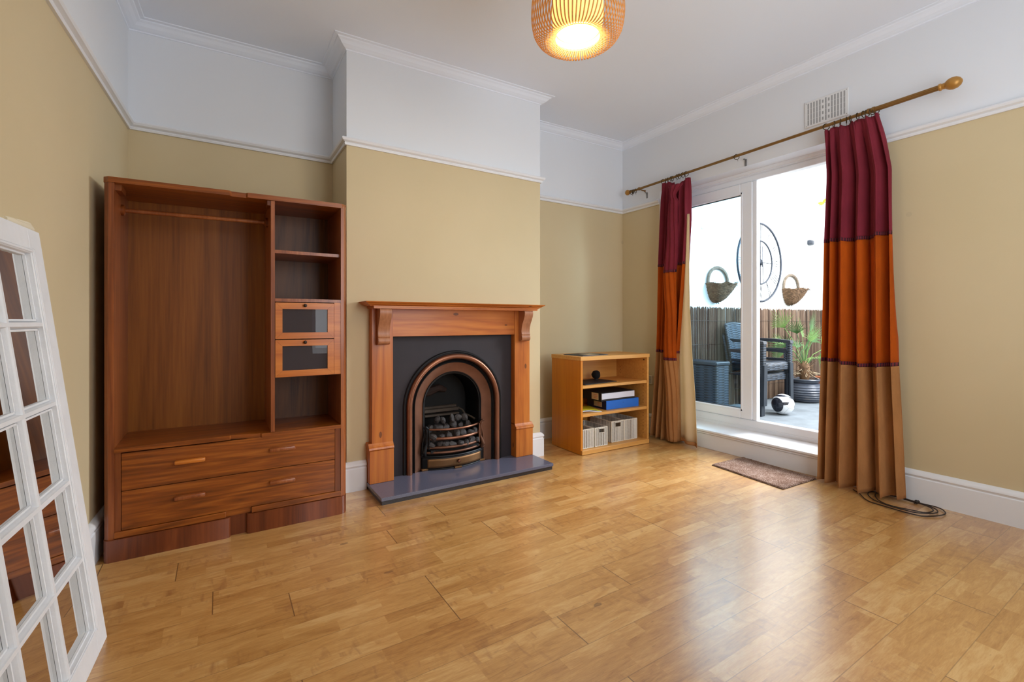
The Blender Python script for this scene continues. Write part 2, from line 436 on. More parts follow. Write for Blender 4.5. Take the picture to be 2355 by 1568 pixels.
# ------------------------------------------------------------------ mesh helpers
class MB:
    def __init__(s): s.bm = bmesh.new(); s.mi = 0
    def faces(s, vs, fs):
        bv = [s.bm.verts.new(v) for v in vs]
        for f in fs:
            try:
                q = s.bm.faces.new([bv[i] for i in f]); q.material_index = s.mi
            except ValueError: pass
        return bv
    def box(s, x0, x1, y0, y1, z0, z1, bev=0, seg=1):
        x0, x1 = min(x0, x1), max(x0, x1); y0, y1 = min(y0, y1), max(y0, y1); z0, z1 = min(z0, z1), max(z0, z1)
        bv = s.faces([(x0, y0, z0), (x1, y0, z0), (x1, y1, z0), (x0, y1, z0), (x0, y0, z1), (x1, y0, z1), (x1, y1, z1), (x0, y1, z1)],
                [(0, 3, 2, 1), (4, 5, 6, 7), (0, 1, 5, 4), (1, 2, 6, 5), (2, 3, 7, 6), (3, 0, 4, 7)])
        if bev:
            es = set()
            for v in bv: es.update(v.link_edges)
            r = bmesh.ops.bevel(s.bm, geom=list(es), offset=bev, segments=seg, affect='EDGES', profile=.5)
            for f in r['faces']: f.material_index = s.mi
        return s
    def prism(s, poly, fn, a, b):
        """polygon (u,v) pairs swept from a to b; fn(u,v,t) -> xyz"""
        n = len(poly)
        vs = [fn(u, v, a) for u, v in poly] + [fn(u, v, b) for u, v in poly]
        fs = [tuple(range(n - 1, -1, -1)), tuple(range(n, 2 * n))]
        fs += [(i, (i + 1) % n, n + (i + 1) % n, n + i) for i in range(n)]
        s.faces(vs, fs); return s
    def lathe(s, prof, c=(0, 0, 0), seg=32, axis='z', a0=0, a1=2 * pi, cap=True):
        full = abs(a1 - a0 - 2 * pi) < 1e-6
        m = seg if full else seg + 1
        vs = []
        for r, h in prof:
            for i in range(m):
                a = a0 + (a1 - a0) * i / seg
                p = (r * cos(a), r * sin(a), h)
                if axis == 'y': p = (p[0], p[2], p[1])
                if axis == 'x': p = (p[2], p[0], p[1])
                vs.append((p[0] + c[0], p[1] + c[1], p[2] + c[2]))
        fs = []
        for j in range(len(prof) - 1):
            for i in range(seg):
                i2 = (i + 1) % m
                fs.append((j * m + i, j * m + i2, (j + 1) * m + i2, (j + 1) * m + i))
        if full and cap:
            fs.append(tuple(range(m - 1, -1, -1)))
            k = (len(prof) - 1) * m; fs.append(tuple(range(k, k + m)))
        s.faces(vs, fs); return s
    def tube(s, pts, r, seg=8, closed=False, rz=None):
        pts = [Vector(p) for p in pts]; n = len(pts)
        rr = r if isinstance(r, (list, tuple)) else [r] * n
        vs = []; up = None
        for i, p in enumerate(pts):
            if closed: d = pts[(i + 1) % n] - pts[i - 1]
            else: d = pts[min(i + 1, n - 1)] - pts[max(i - 1, 0)]
            d.normalize()
            if up is None:
                up = Vector((0, 0, 1)) if abs(d.z) < .9 else Vector((1, 0, 0))
            sd = d.cross(up).normalized(); up = sd.cross(d).normalized()
            for k in range(seg):
                a = 2 * pi * k / seg
                vs.append(tuple(p + sd * (rr[i] * cos(a)) + up * ((rz or 1) * rr[i] * sin(a))))
        fs = []
        for i in range(n if closed else n - 1):
            j = (i + 1) % n
            for k in range(seg):
                k2 = (k + 1) % seg
                fs.append((i * seg + k, i * seg + k2, j * seg + k2, j * seg + k))
        if not closed:
            fs.append(tuple(range(seg - 1, -1, -1))); fs.append(tuple(range((n - 1) * seg, n * seg)))
        s.faces(vs, fs); return s
    def grid(s, f, nu, nv, closed_u=False):
        vs = [f(i / nu, j / nv) for j in range(nv + 1) for i in range(nu + (0 if closed_u else 1))]
        m = nu + (0 if closed_u else 1)
        fs = [(j * m + i, j * m + (i + 1) % m, (j + 1) * m + (i + 1) % m, (j + 1) * m + i) for j in range(nv) for i in range(nu)]
        s.faces(vs, fs); return s
    def ribbon(s, pts, w, t, nrm):
        """flat strip along pts; nrm(i) gives the outward normal"""
        pts = [Vector(p) for p in pts]; n = len(pts); vs = []
        for i, p in enumerate(pts):
            d = (pts[min(i + 1, n - 1)] - pts[max(i - 1, 0)]).normalized()
            nn = Vector(nrm(i)).normalized(); sd = d.cross(nn).normalized()
            for a, b in ((-1, -1), (1, -1), (1, 1), (-1, 1)):
                vs.append(tuple(p + sd * (a * w / 2) + nn * (b * t / 2)))
        fs = [(i * 4 + k, i * 4 + (k + 1) % 4, i * 4 + 4 + (k + 1) % 4, i * 4 + 4 + k) for i in range(n - 1) for k in range(4)]
        fs += [(3, 2, 1, 0), tuple(range((n - 1) * 4, n * 4))]
        s.faces(vs, fs); return s
    def build(s, name, mat, parent=None, smooth=False, loc=None, solid=0, xf=None):
        bmesh.ops.recalc_face_normals(s.bm, faces=s.bm.faces)
        if xf is not None: bmesh.ops.transform(s.bm, matrix=xf, verts=s.bm.verts)
        me = bpy.data.meshes.new(name)
        s.bm.to_mesh(me); s.bm.free()
        for m in (mat if isinstance(mat, (list, tuple)) else [mat]):
            me.materials.append(M[m] if isinstance(m, str) else m)
        if smooth:
            me.shade_smooth()
            try: me.set_sharp_from_angle(angle=radians(38))
            except Exception: pass
        o = bpy.data.objects.new(name, me); COL.objects.link(o)
        if parent is not None:
            o.parent = parent
            # parts are given in world coordinates when their thing's empty sits elsewhere
            if o.get('_') is None and parent.get('_w', 1) and parent.type == 'EMPTY':
                o.matrix_parent_inverse = parent_inv(parent)
        if loc: o.location = loc
        if solid:
            md = o.modifiers.new('thickness', 'SOLIDIFY'); md.thickness = solid; md.offset = 0
        return o

def parent_inv(p):
    return (Matrix.Translation(p.location) @ p.rotation_euler.to_matrix().to_4x4()).inverted()

def tag(o, label=None, cat=None, group=None, kind=None):
    if label: o['label'] = label
    if cat: o['category'] = cat
    if group: o['group'] = group
    if kind: o['kind'] = kind
    return o
def struct(o): o['kind'] = 'structure'; return o
def empty(name, loc, label, cat, group=None, rz=0):
    o = bpy.data.objects.new(name, None); COL.objects.link(o)
    o.empty_display_size = .1; o.location = loc; o.rotation_euler = (0, 0, rz)
    return tag(o, label, cat, group)
def copy_tree(o, parent=None):
    c = o.copy(); COL.objects.link(c)
    if parent is not None: c.parent = parent
    for ch in [k for k in bpy.data.objects if k.parent == o]:
        copy_tree(ch, c)
    return c

def local(e):            # part built in the thing's own coordinates
    e['_w'] = 0; return e

# ------------------------------------------------------------------ room shell
XR = 3.79; YB = 3.70; YC = 3.245; CX0 = .726; CX1 = 2.335; YR = -.55
DY0, DY1, DZ0, DZ1 = 1.38, 3.17, .17, 2.475
def lx(y): return -.48 - .052 * (YB - y)
def zc(x): return 3.03 + .02 * x

m = MB(); m.faces([(lx(YR) - .3, YR - .2, 0), (4.05, YR - .2, 0), (4.05, YB + .2, 0), (lx(YR) - .3, YB + .2, 0),
                   (lx(YR) - .3, YR - .2, -.1), (4.05, YR - .2, -.1), (4.05, YB + .2, -.1), (lx(YR) - .3, YB + .2, -.1)],
                  [(0, 1, 2, 3), (7, 6, 5, 4), (0, 4, 5, 1), (1, 5, 6, 2), (2, 6, 7, 3), (3, 7, 4, 0)])
struct(m.build('floor', 'floor'))
xa, xb = lx(YR) - .3, 4.07
m = MB(); m.faces([(xa, YR - .2, zc(xa)), (xb, YR - .2, zc(xb)), (xb, YB + .2, zc(xb)), (xa, YB + .2, zc(xa)),
                   (xa, YR - .2, 3.3), (xb, YR - .2, 3.3), (xb, YB + .2, 3.3), (xa, YB + .2, 3.3)],
                  [(0, 1, 2, 3), (7, 6, 5, 4), (0, 4, 5, 1), (1, 5, 6, 2), (2, 6, 7, 3), (3, 7, 4, 0)])
struct(m.build('ceiling', 'ceiling'))
HW = 3.25
m = MB(); m.box(lx(YB) - .3, 4.07, YB, YB + .15, -.05, HW); struct(m.build('wall_back', 'wall'))
m = MB()
FX0, FX1, FZ1 = 1.13, 1.93, .96
m.box(CX0, FX0, YC, YC + .1, 0, HW); m.box(FX1, CX1, YC, YC + .1, 0, HW); m.box(FX0, FX1, YC, YC + .1, FZ1, HW)
m.box(CX0, CX0 + .1, YC + .1, YB, 0, HW); m.box(CX1 - .1, CX1, YC + .1, YB, 0, HW)
struct(m.build('wall_chimney', 'wall'))
m = MB(); m.faces([(lx(YR), YR, -.05), (lx(YB), YB, -.05), (lx(YB) - .15, YB, -.05), (lx(YR) - .15, YR, -.05),
                   (lx(YR), YR, HW), (lx(YB), YB, HW), (lx(YB) - .15, YB, HW), (lx(YR) - .15, YR, HW)],
                  [(0, 1, 2, 3), (7, 6, 5, 4), (0, 4, 5, 1), (1, 5, 6, 2), (2, 6, 7, 3), (3, 7, 4, 0)])
struct(m.build('wall_left', 'wall'))
m = MB()
m.box(XR, 4.07, YR, DY0, -.05, HW); m.box(XR, 4.07, DY1, YB, -.05, HW)
m.box(XR, 4.07, DY0, DY1, DZ1, HW); m.box(XR, 4.07, DY0, DY1, -.05, DZ0 - .03)
struct(m.build('wall_right', 'wall'))
# unseen wall behind the camera, its window opening added for the fill light
m = MB()
m.box(lx(YR) - .15, 1.0, YR - .15, YR, -.05, HW); m.box(3.0, 4.07, YR - .15, YR, -.05, HW)
m.box(1.0, 3.0, YR - .15, YR, -.05, .75); m.box(1.0, 3.0, YR - .15, YR, 2.75, HW)
struct(m.build('wall_rear', 'wall'))
m = MB()
for x in (1.0, 1.65, 2.30, 2.95): m.box(x, x + .05, YR - .12, YR - .06, .75, 2.75)
m.box(1.0, 3.0, YR - .12, YR - .06, .75, .81); m.box(1.0, 3.0, YR - .12, YR - .06, 2.69, 2.75)
struct(m.build('added_window_1', 'upvc'))  # frame of the unseen window added to let the fill light in

# sweep a profile (d = distance off the wall, z) around a polyline of wall corners
def sweep(pts, prof, zfun=None, closed=False):
    """pts: wall line going so that the room is on the right-hand side; mitred corners"""
    m = MB(); n = len(pts); rows = []
    for i, p in enumerate(pts):
        p = Vector((p[0], p[1]))
        def nr(a, b):
            d = (Vector(b) - Vector(a)).normalized(); return Vector((d.y, -d.x))
        if i == 0: mn = nr(pts[0], pts[1])
        elif i == n - 1: mn = nr(pts[-2], pts[-1])
        else:
            a = nr(pts[i - 1], pts[i]); b = nr(pts[i], pts[i + 1]); mn = (a + b) / (1 + a.dot(b))
        row = []
        for d, z in prof:
            q = p + mn * d
            row.append((q.x, q.y, z + (zfun(q.x) if zfun else 0)))
        rows.append(row)
    k = len(prof)
    vs = [v for r in rows for v in r]
    fs = [(i * k + j, i * k + (j + 1) % k, (i + 1) * k + (j + 1) % k, (i + 1) * k + j) for i in range(n - 1) for j in range(k)]
    fs += [tuple(range(k - 1, -1, -1)), tuple(range((n - 1) * k, n * k))]
    m.faces(vs, fs)
    return m
rail_prof = [(0, 0), (.012, .0), (.016, .010), (.014, .018), (.030, .026), (.036, .038), (.032, .046), (.018, .052), (0, .054)]
RZ = 2.345
line_a = [(lx(YR), YR), (lx(YB), YB), (CX0, YB), (CX0, YC), (CX1, YC), (CX1, YB), (XR, YB), (XR, DY1 + .01)]
struct(sweep(line_a, [(d, z + RZ) for d, z in rail_prof]).build('trim_1', 'gloss_white'))
struct(sweep([(XR, DY0 - .01), (XR, YR)], [(d, z + RZ + .004) for d, z in rail_prof]).build('trim_2', 'gloss_white'))
corn = [(0, -.060), (.006, -.058), (.008, -.052), (.022, -.047), (.040, -.036), (.055, -.021), (.068, -.013), (.072, -.007), (.092, -.005), (.098, .01), (0, .01)]
struct(sweep([(lx(YR), YR), (lx(YB), YB), (CX0, YB), (CX0, YC), (CX1, YC), (CX1, YB), (XR, YB), (XR, YR)], corn, zc).build('trim_3', 'ceiling'))
base = [(0, 0), (.024, 0), (.024, .150), (.018, .156), (.020, .162), (.026, .170), (.024, .182), (.016, .190), (.008, .198), (0, .2)]
struct(sweep([(lx(YR), YR), (lx(YB), YB), (CX0, YB)], base).build('baseboard_left', 'gloss_white', smooth=True))
HXL, HXR = .862, 2.200
struct(sweep([(CX0, YB), (CX0, YC), (.855, YC)], base).build('baseboard_chimney', 'gloss_white'))
struct(sweep([(2.205, YC), (CX1, YC), (CX1, YB), (XR, YB), (XR, DY1)], base).build('baseboard_back', 'gloss_white'))
struct(sweep([(XR, DY0), (XR, YR)], base).build('baseboard_right', 'gloss_white', smooth=True))
# boxed step and sill board under the sliding door
m = MB()
m.box(3.745, XR + .05, DY0, DY1, 0, .130, .002)
m.prism([(3.745, .130), (3.735, .136), (3.737, .146), (3.728, .150), (3.722, .158), (3.725, .170), (3.735, .176), (3.96, .198), (3.96, .130)],
        lambda u, v, t: (u, t, v), DY0, DY1)
struct(m.build('trim_4', 'gloss_white', smooth=True))
# moulded head lining over the door
m = MB()
m.prism([(3.936, 2.475), (3.936, 2.455), (3.946, 2.45), (3.942, 2.438), (3.952, 2.432), (3.952, 2.42), (4.0, 2.42), (4.0, 2.475)],
        lambda u, v, t: (u, t, v), DY0, DY1)
m.box(XR - .003, 3.98, DY1 - .012, DY1 + .002, DZ0, DZ1)
m.box(XR - .003, 3.98, DY0 - .002, DY0 + .012, DZ0, DZ1)
m.box(XR - .004, XR + .004, DY1 - .012, DY1 + .012, DZ0 + .02, DZ1)
struct(m.build('trim_5', 'upvc'))

# sliding patio door
door = empty('door_1', (3.96, 2.27, .2), None, None); struct(door)
m = MB()
FXa, FXb = 3.945, 4.02
m.box(FXa, FXb, DY0 + .012, DY1 - .012, 2.384, 2.43, .004)
m.box(FXa, FXb, DY0 + .012, DY1 - .012, .175, .289, .004)
m.box(FXa, FXb, DY1 - .07, DY1 - .012, .289, 2.384, .004)
m.box(FXa, FXb, DY0 + .012, DY0 + .07, .289, 2.384, .004)
m.box(FXa - .004, FXa + .01, DY0 + .012, DY1 - .012, .222, .232, .002)
m.build('door_frame', 'upvc', door)
m = MB()
sx0, sx1 = 3.928, 3.965
SY0, SY1, SZ0, SZ1 = 2.262, DY1 - .05, .292, 2.380
GY0, GY1, GZ0, GZ1 = 2.405, SY1 - .09, .378, 2.280
m.box(sx0 + .01, sx1, SY0, SY0 + .035, SZ0, SZ1, .003)
m.box(sx0, sx1, SY0 + .035, GY0, SZ0, SZ1, .006)
m.box(sx0, sx1, GY1, SY1, SZ0, SZ1, .006)
m.box(sx0, sx1, GY0, GY1, SZ0, GZ0, .006); m.box(sx0, sx1, GY0, GY1, GZ1, SZ1, .006)
m.box(sx0 - .004, sx0 + .006, GY0 - .022, GY0 - .004, GZ0 - .02, GZ1 + .02, .002)
m.box(sx0 - .004, sx0 + .006, GY0 - .02, GY1, GZ0 - .02, GZ0 - .004, .002)
m.box(sx0 - .004, sx0 + .006, GY0 - .02, GY1, GZ1 + .004, GZ1 + .02, .002)
sash = m.build('sash', 'upvc', door)
m = MB(); m.box(3.948, 3.952, GY0 - .01, GY1 + .01, GZ0 - .01, GZ1 + .01)
m.build('glass_pane', 'glass', sash)
m = MB()
for a, b, c, d in ((GY0 - .003, GY0 + .002, GZ0, GZ1), (GY0, GY1, GZ1 - .006, GZ1 + .002), (GY0, GY1, GZ0 - .002, GZ0 + .004)):
    m.box(3.935, 3.955, a, b, c, d)
m.build('glazing_seal', 'black_card', sash)
m = MB()   # the other leaf has been slid back behind the first
for a, b, c, d in ((SY0 + .01, SY0 + .09, SZ0, SZ1), (SY1 - .09, SY1, SZ0, SZ1), (SY0 + .09, SY1 - .09, SZ0, SZ0 + .075), (SY0 + .09, SY1 - .09, SZ1 - .075, SZ1)):
    m.box(3.975, 4.008, a, b, c, d, .004)
s2 = m.build('sash', 'upvc', door)

# ------------------------------------------------------------------ garden
m = MB(); m.box(4.07, 10.2, -3.0, 3.5, .05, .15); struct(m.build('patio', 'paving'))
m = MB(); m.box(4.07, 10.2, 3.32, 3.5, .05, 3.75); struct(m.build('garden_wall', 'render_wall'))
m = MB(); m.box(10.0, 10.2, -3.0, 3.32, .05, 2.2); struct(m.build('garden_wall_far', 'render_wall'))

e = empty('reed_screen', (6.2, 3.28, .15), 'brown split reed screen fixed along the foot of the white garden wall', 'fence')
m = MB(); x = 4.12
rnd = random.Random(3)
while x < 9.0:
    r = rnd.uniform(.0035, .0065)
    zt = 1.315 + rnd.uniform(-.018, .012); yy = 3.30 + rnd.uniform(-.008, .004)
    dx = rnd.uniform(-.006, .006)
    m.tube([(x, yy, .16), (x + dx, yy - rnd.uniform(0, .008), .75), (x + dx * 1.5, yy, zt)], r, 4)
    x += r * 1.5
m.build('reed', 'reed', e)['kind'] = 'stuff'
for z in (.35, .62, .89, 1.16):
    MB().tube([(4.1 + i * .25, 3.283 + .003 * sin(i * 2.1), z + .004 * sin(i)) for i in range(20)], .0018, 5).build('binding_wire', 'wire', e)

# skeleton wall clock
WC = (5.77, 3.27, 1.90)
e = empty('wall_clock', WC, 'large round black iron skeleton clock hung on the white garden wall', 'clock')
def circ(r, n=72, y=0): return [(WC[0] + r * cos(2 * pi * i / n), WC[1] + y, WC[2] + r * sin(2 * pi * i / n)) for i in range(n)]
MB().tube(circ(.492), .013, 8, True).build('outer_ring', 'wheel', e, True)
MB().tube(circ(.272), .010, 8, True).build('inner_ring', 'wheel', e, True)
MB().lathe([(.0, -.02), (.03, -.02), (.042, -.008), (.042, .02), (.03, .03)], WC, 20, 'y').build('hub', 'wheel', e, True)
m = MB()
for a in (0, 90, 180, 270):
    a = radians(a)
    m.tube([(WC[0] + .03 * cos(a), WC[1], WC[2] + .03 * sin(a)), (WC[0] + .27 * cos(a), WC[1], WC[2] + .27 * sin(a))], .005 if a % pi < .1 else .007, 6)
m.build('cross_bar', 'wheel', e)
num = ['XII', 'I', 'II', 'III', 'IIII', 'V', 'VI', 'VII', 'VIII', 'IX', 'X', 'XI']
for i, s in enumerate(num):
    A = pi / 2 - i * pi / 6
    rad = Vector((cos(A), 0, sin(A))); tan = Vector((sin(A), 0, -cos(A)))
    m = MB(); w = 0; segs = []
    for ch in s:
        if ch == 'I': segs.append(((w, 0), (w, 1))); w += .032
        elif ch == 'V': segs += [((w, 1), (w + .022, 0)), ((w + .044, 1), (w + .022, 0))]; w += .066
        elif ch == 'X': segs += [((w, 1), (w + .044, 0)), ((w + .044, 1), (w, 0))]; w += .066
    w -= .022
    for (u0, v0), (u1, v1) in segs:
        P = [Vector(WC) + rad * (.282 + .198 * v) + tan * (u - w / 2) for u, v in ((u0, v0), (u1, v1))]
        m.tube(P, .0035, 5)
    m.build('numeral', 'wheel', e)
m = MB(); m.ribbon([(WC[0], WC[1] - .028, WC[2] - .06), (WC[0], WC[1] - .028, WC[2] + .2)], .012, .003, lambda i: (0, -1, 0))
m.build('clock_hand', 'wheel', e)
m = MB(); m.ribbon([(WC[0] - .04, WC[1] - .032, WC[2] - .06), (WC[0] + .002, WC[1] - .032, WC[2]), (WC[0] + .012, WC[1] - .032, WC[2] - .26)], .012, .003, lambda i: (0, -1, 0))
m.build('clock_hand', 'wheel', e)

def wall_basket(cx, label, seed):
    r_ = random.Random(seed); yw = 3.318
    e = empty('hanging_basket', (cx, yw, 1.59), label, 'basket', 'wicker wall baskets beside the clock')
    W, D, Hh = .21, .20, .215
    m = MB()
    def f(u, v):
        a = pi * u; k = max(.02, (1 - v) ** .46)
        nz = .006 * sin(a * 23 + v * 40)
        return (cx - .05 * v - (W * k + nz) * cos(a), yw - .004 - (D * k + nz) * sin(a), 1.59 - Hh * v + .006 * sin(a * 7) * (1 - v))
    m.grid(f, 30, 16); m.build('basket_bowl', 'twig', e, True, solid=.012)
    m = MB()
    for j in range(15):
        v = j / 15
        m.tube([Vector(f(i / 24, v)) + Vector((0, -.006, r_.uniform(-.003, .003))) for i in range(25)], .0055, 5)
    m.build('woven_twigs', 'twig', e, True)
    m = MB(); m.tube([(cx - .19 * cos(a) * (1 if a < 3 else 1), yw - .016, 1.59 + .195 * sin(a) ** .8) for a in [pi * i / 24 for i in range(25)]], .014, 8, rz=1.4)
    m.build('hoop_handle', 'hoop', e, True)
    m = MB()
    for i in range(46):
        a = r_.uniform(0, pi); P = Vector(f(a / pi, 0))
        m.tube([P, P + Vector((r_.uniform(-.03, .03), r_.uniform(-.03, .01), r_.uniform(-.02, .025)))], .0022, 4)
    for i in range(10):
        P = Vector(f(r_.uniform(.3, .7), .97)); m.tube([P, P + Vector((r_.uniform(-.03, .03), -.005, -r_.uniform(.01, .03)))], .002, 4)
    m.build('loose_twigs', 'moss', e)['kind'] = 'stuff'
    return e
wall_basket(4.945, 'brown wicker wall basket seen through the glass, left of the big clock', 5)
wall_basket(6.585, 'brown wicker wall basket seen through the open doorway, right of the big clock', 9)

m = MB(); m.box(7.05, 7.16, 3.27, 3.33, 2.24, 2.31, .02, 2)
tag(m.build('wall_bracket', 'pot', smooth=True), 'small weathered stub sticking out high on the white garden wall', 'bracket')
m = MB(); m.tube([(4.66, 3.31, 2.19), (4.66, 3.26, 2.2), (4.68, 3.25, 2.24)], .006, 6); m.box(4.655, 4.70, 3.30, 3.325, 2.21, 2.25, .006)
tag(m.build('wall_hook', 'cream_plastic', smooth=True), 'small pale hook on the garden wall above the left basket', 'hook')
# lime green climber leaf near the right curtain
e = empty('climbing_plant', (7.45, 3.3, 2.9), 'lime green leaves of a climber high on the garden wall beside the right curtain', 'plant')
m = MB()
for i in range(9):
    c = Vector((7.34 + .05 * i, 3.27 - .02 * (i % 3), 2.86 + .04 * sin(i * 2))); a = i * 1.3
    d = Vector((cos(a), -.3, .5 * sin(a))).normalized() * .06; s_ = Vector((-d.z, 0, d.x)) * .5
    m.faces([tuple(c - d), tuple(c + s_), tuple(c + d), tuple(c - s_)], [(0, 1, 2, 3)])
m.build('leaves', plain('lime_leaf', srgb(210, 228, 60), .5), e, solid=.003)
MB().tube([(7.34, 3.29, 2.84), (7.5, 3.29, 2.9), (7.8, 3.3, 2.95)], .004, 5).build('stem', 'leaf_dark', e)

# stacked resin armchairs
def make_chair(label):
    e = local(empty('garden_armchair', (0, 0, 0), label, 'chair', 'rattan style armchairs stacked on the patio'))
    # local: faces -y, origin on the ground at the centre
    def seat_f(u, v):
        x = (u - .5) * .47; y = -.24 + .44 * v
        return (x, y, .43 - .03 * v + .015 * (2 * u - 1) ** 2 * 1 - (.02 if v < .03 else 0))
    m = MB(); m.grid(seat_f, 14, 12); m.build('seat', 'rattan', e, True, solid=.03)
    m = MB(); m.box(-.235, .235, -.25, -.225, .36, .425, .008); m.build('seat_apron', 'rattan', e)
    def back_f(u, v):
        a = (u - .5) * 2.3
        x = .27 * sin(a) * (1 + .10 * v); y = .08 + .15 * cos(a) + .06 * v - .02 + (.05 * (1 - v) if False else 0)
        return (x, y, .42 + .43 * v + .02 * cos(a * 2) * v)
    m = MB(); m.grid(back_f, 20, 16); m.build('backrest', 'rattan', e, True, solid=.022)
    m = MB(); m.tube([Vector(back_f(i / 20, 1)) for i in range(21)], .016, 8); m.build('top_rail', 'resin', e, True)
    for s in (-1, 1):
        m = MB()
        m.prism([(0, 0), (.062, 0), (.062, .02), (.02, .02), (.02, .06), (0, .06)],
                lambda u, v, t: (s * (.29 - (u * 1.0) - (0 if t else -.01)), -.27 + v, .43 * t), 0, 1)
        m.build('leg', 'resin', e)
        m = MB()
        m.prism([(0, 0), (.05, 0), (.05, .02), (.02, .02), (.02, .05), (0, .05)],
                lambda u, v, t: (s * (.28 - u), .27 - v + .03 * (1 - t), .42 * t), 0, 1)
        m.build('leg', 'resin', e)
        m = MB()
        m.box(s * .235, s * .295, -.262, -.215, .42, .655, .006)
        m.build('arm_post', 'rattan', e)
        m = MB()
        m.prism([(-.27, .65), (.08, .665), (.12, .70), (-.10, .695), (-.262, .682)], lambda u, v, t: (t, u, v), s * .235, s * .30)
        m.box(s * .25, s * .28, -.22, .10, .56, .59, .004)
        m.build('armrest', 'resin', e)
    return e
c1 = make_chair('grey rattan style armchair on the patio behind the door stile, bottom of the stack')
c1.location = (5.125, 2.99, .15)
c2 = copy_tree(c1)
c2.location = (5.125, 2.965, .262)
c2['label'] = 'grey rattan style armchair behind the door stile, nested on top of the other'

# rattan storage box beside the chairs
e = empty('storage_box', (4.40, 3.07, .15), 'grey rattan style storage box behind the fixed glass at the bottom left', 'storage box')
m = MB(); m.box(4.28, 4.50, 2.88, 3.27, .15, .70, .008); m.build('box_body', 'rattan', e)
m = MB(); m.box(4.27, 4.51, 2.87, 3.28, .70, .735, .008); m.build('lid', 'resin', e)

# potted fan palm
PX, PY = 6.24, 2.97
e = empty('plant_pot', (PX, PY, .15), 'round ribbed slate grey plant pot holding the fan palm on the patio', 'pot')
prof = [(.0, .152), (.140, .152), (.150, .158)]
for i in range(57):
    t = i / 56; z = .16 + .235 * t
    prof.append((.150 + .068 * sin(pi * min(1, t * 1.02)) ** .7 + .0055 * sin(t * 2 * pi * 8), z))
prof += [(.160, .40), (.163, .415), (.182, .422), (.188, .432), (.182, .44), (.162, .438), (.152, .42), (.145, .40), (.0, .40)]
MB().lathe(prof, (PX, PY, 0), 40).build('pot_body', 'pot', e, True)
m = MB(); m.lathe([(0, .40), (.143, .402), (.12, .418), (.04, .43), (0, .43)], (PX, PY, 0), 20); m.build('soil', 'soil', e, True)
e = empty('fan_palm', (PX, PY, .43), 'green fan palm with spiky leaves growing in the slate grey pot', 'plant')
m = MB(); m.lathe([(.05, .43), (.062, .48), (.055, .53), (.06, .57), (.045, .62), (.02, .66)], (PX, PY, 0), 12)
r_ = random.Random(11)
for i in range(60):
    a = r_.uniform(0, 2 * pi); z = r_.uniform(.45, .62)
    p = Vector((PX + .05 * cos(a), PY + .05 * sin(a), z))
    m.tube([p, p + Vector((cos(a) * r_.uniform(.03, .09), sin(a) * r_.uniform(.03, .09), r_.uniform(-.05, .07)))], .003, 4)
m.build('trunk', 'fibre', e, True)
RV = Vector((cos(YAW), -sin(YAW), 0)); FV = Vector((sin(YAW), cos(YAW), 0))
fr = [(-.36, .05, .80, .20), (-.20, -.05, .68, .17), (-.30, .12, .44, .21), (.14, .02, .72, .2), (.04, -.08, .52, .19), (.20, .05, .50, .17),
      (.30, -.05, .36, .18), (-.42, -.06, .42, .2), (.10, .14, .60, .2), (-.12, -.14, .38, .17), (-.26, .02, .13, .15), (.24, -.08, .18, .16),
      (-.04, -.2, .22, .15), (-.34, .1, .26, .17), (.36, .08, .20, .17), (.02, .16, .38, .18)]
for i, (rx, fy, hz, ln) in enumerate(fr):
    b0 = Vector((PX, PY, .58)); tip = b0 + RV * rx * .62 + FV * fy + Vector((0, 0, hz * .62))
    if tip.y > 3.16: tip.y = 3.16
    midp = (b0 + tip) / 2 + Vector((0, 0, .05))
    m = MB(); m.tube([b0, midp, tip], [.005, .004, .003], 5)
    d = (tip - midp).normalized(); 
    side = d.cross(FV).normalized(); side = (Matrix.Rotation(r_.uniform(-1.1, 1.1), 3, d) @ side).normalized(); nn = side.cross(d).normalized()
    nb = 14
    for k in range(nb):
        a = (k / (nb - 1) - .5) * 1.9
        dr = (d * cos(a) + side * sin(a) + Vector((0, 0, -.05))).normalized()
        L = ln * (1.45 - .30 * abs(a)) * r_.uniform(.9, 1.1)
        w_ = .0048
        wv = dr.cross(nn).normalized() * w_
        P0 = tip; P1 = tip + dr * L * .5; P2 = tip + dr * L + Vector((0, 0, -.02 - .02 * abs(a)))
        for P in (P1, P2):
            if P.y > 3.25: P.y = 3.25
        m.faces([tuple(P0 - wv * .4), tuple(P0 + wv * .4), tuple(P1 + wv), tuple(P1 - wv), tuple(P2)], [(0, 1, 2, 3), (3, 2, 4)])
    m.build('frond', 'leaf' if i % 2 == 0 else 'leaf_dark', e, solid=.001)
m = MB()
for i in range(26):
    a = r_.uniform(0, 2 * pi); p = Vector((PX + .03 * cos(a), PY + .03 * sin(a), .45 + r_.uniform(0, .06)))
    q = p + Vector((cos(a) * r_.uniform(.08, .16), sin(a) * r_.uniform(.08, .14), r_.uniform(-.01, .04)))
    m.tube([p, (p + q) / 2 + Vector((0, 0, .03)), q], .0025, 4)
m.build('dry_stalks', plain('dry_stalk', srgb(196, 180, 150), .9), e)

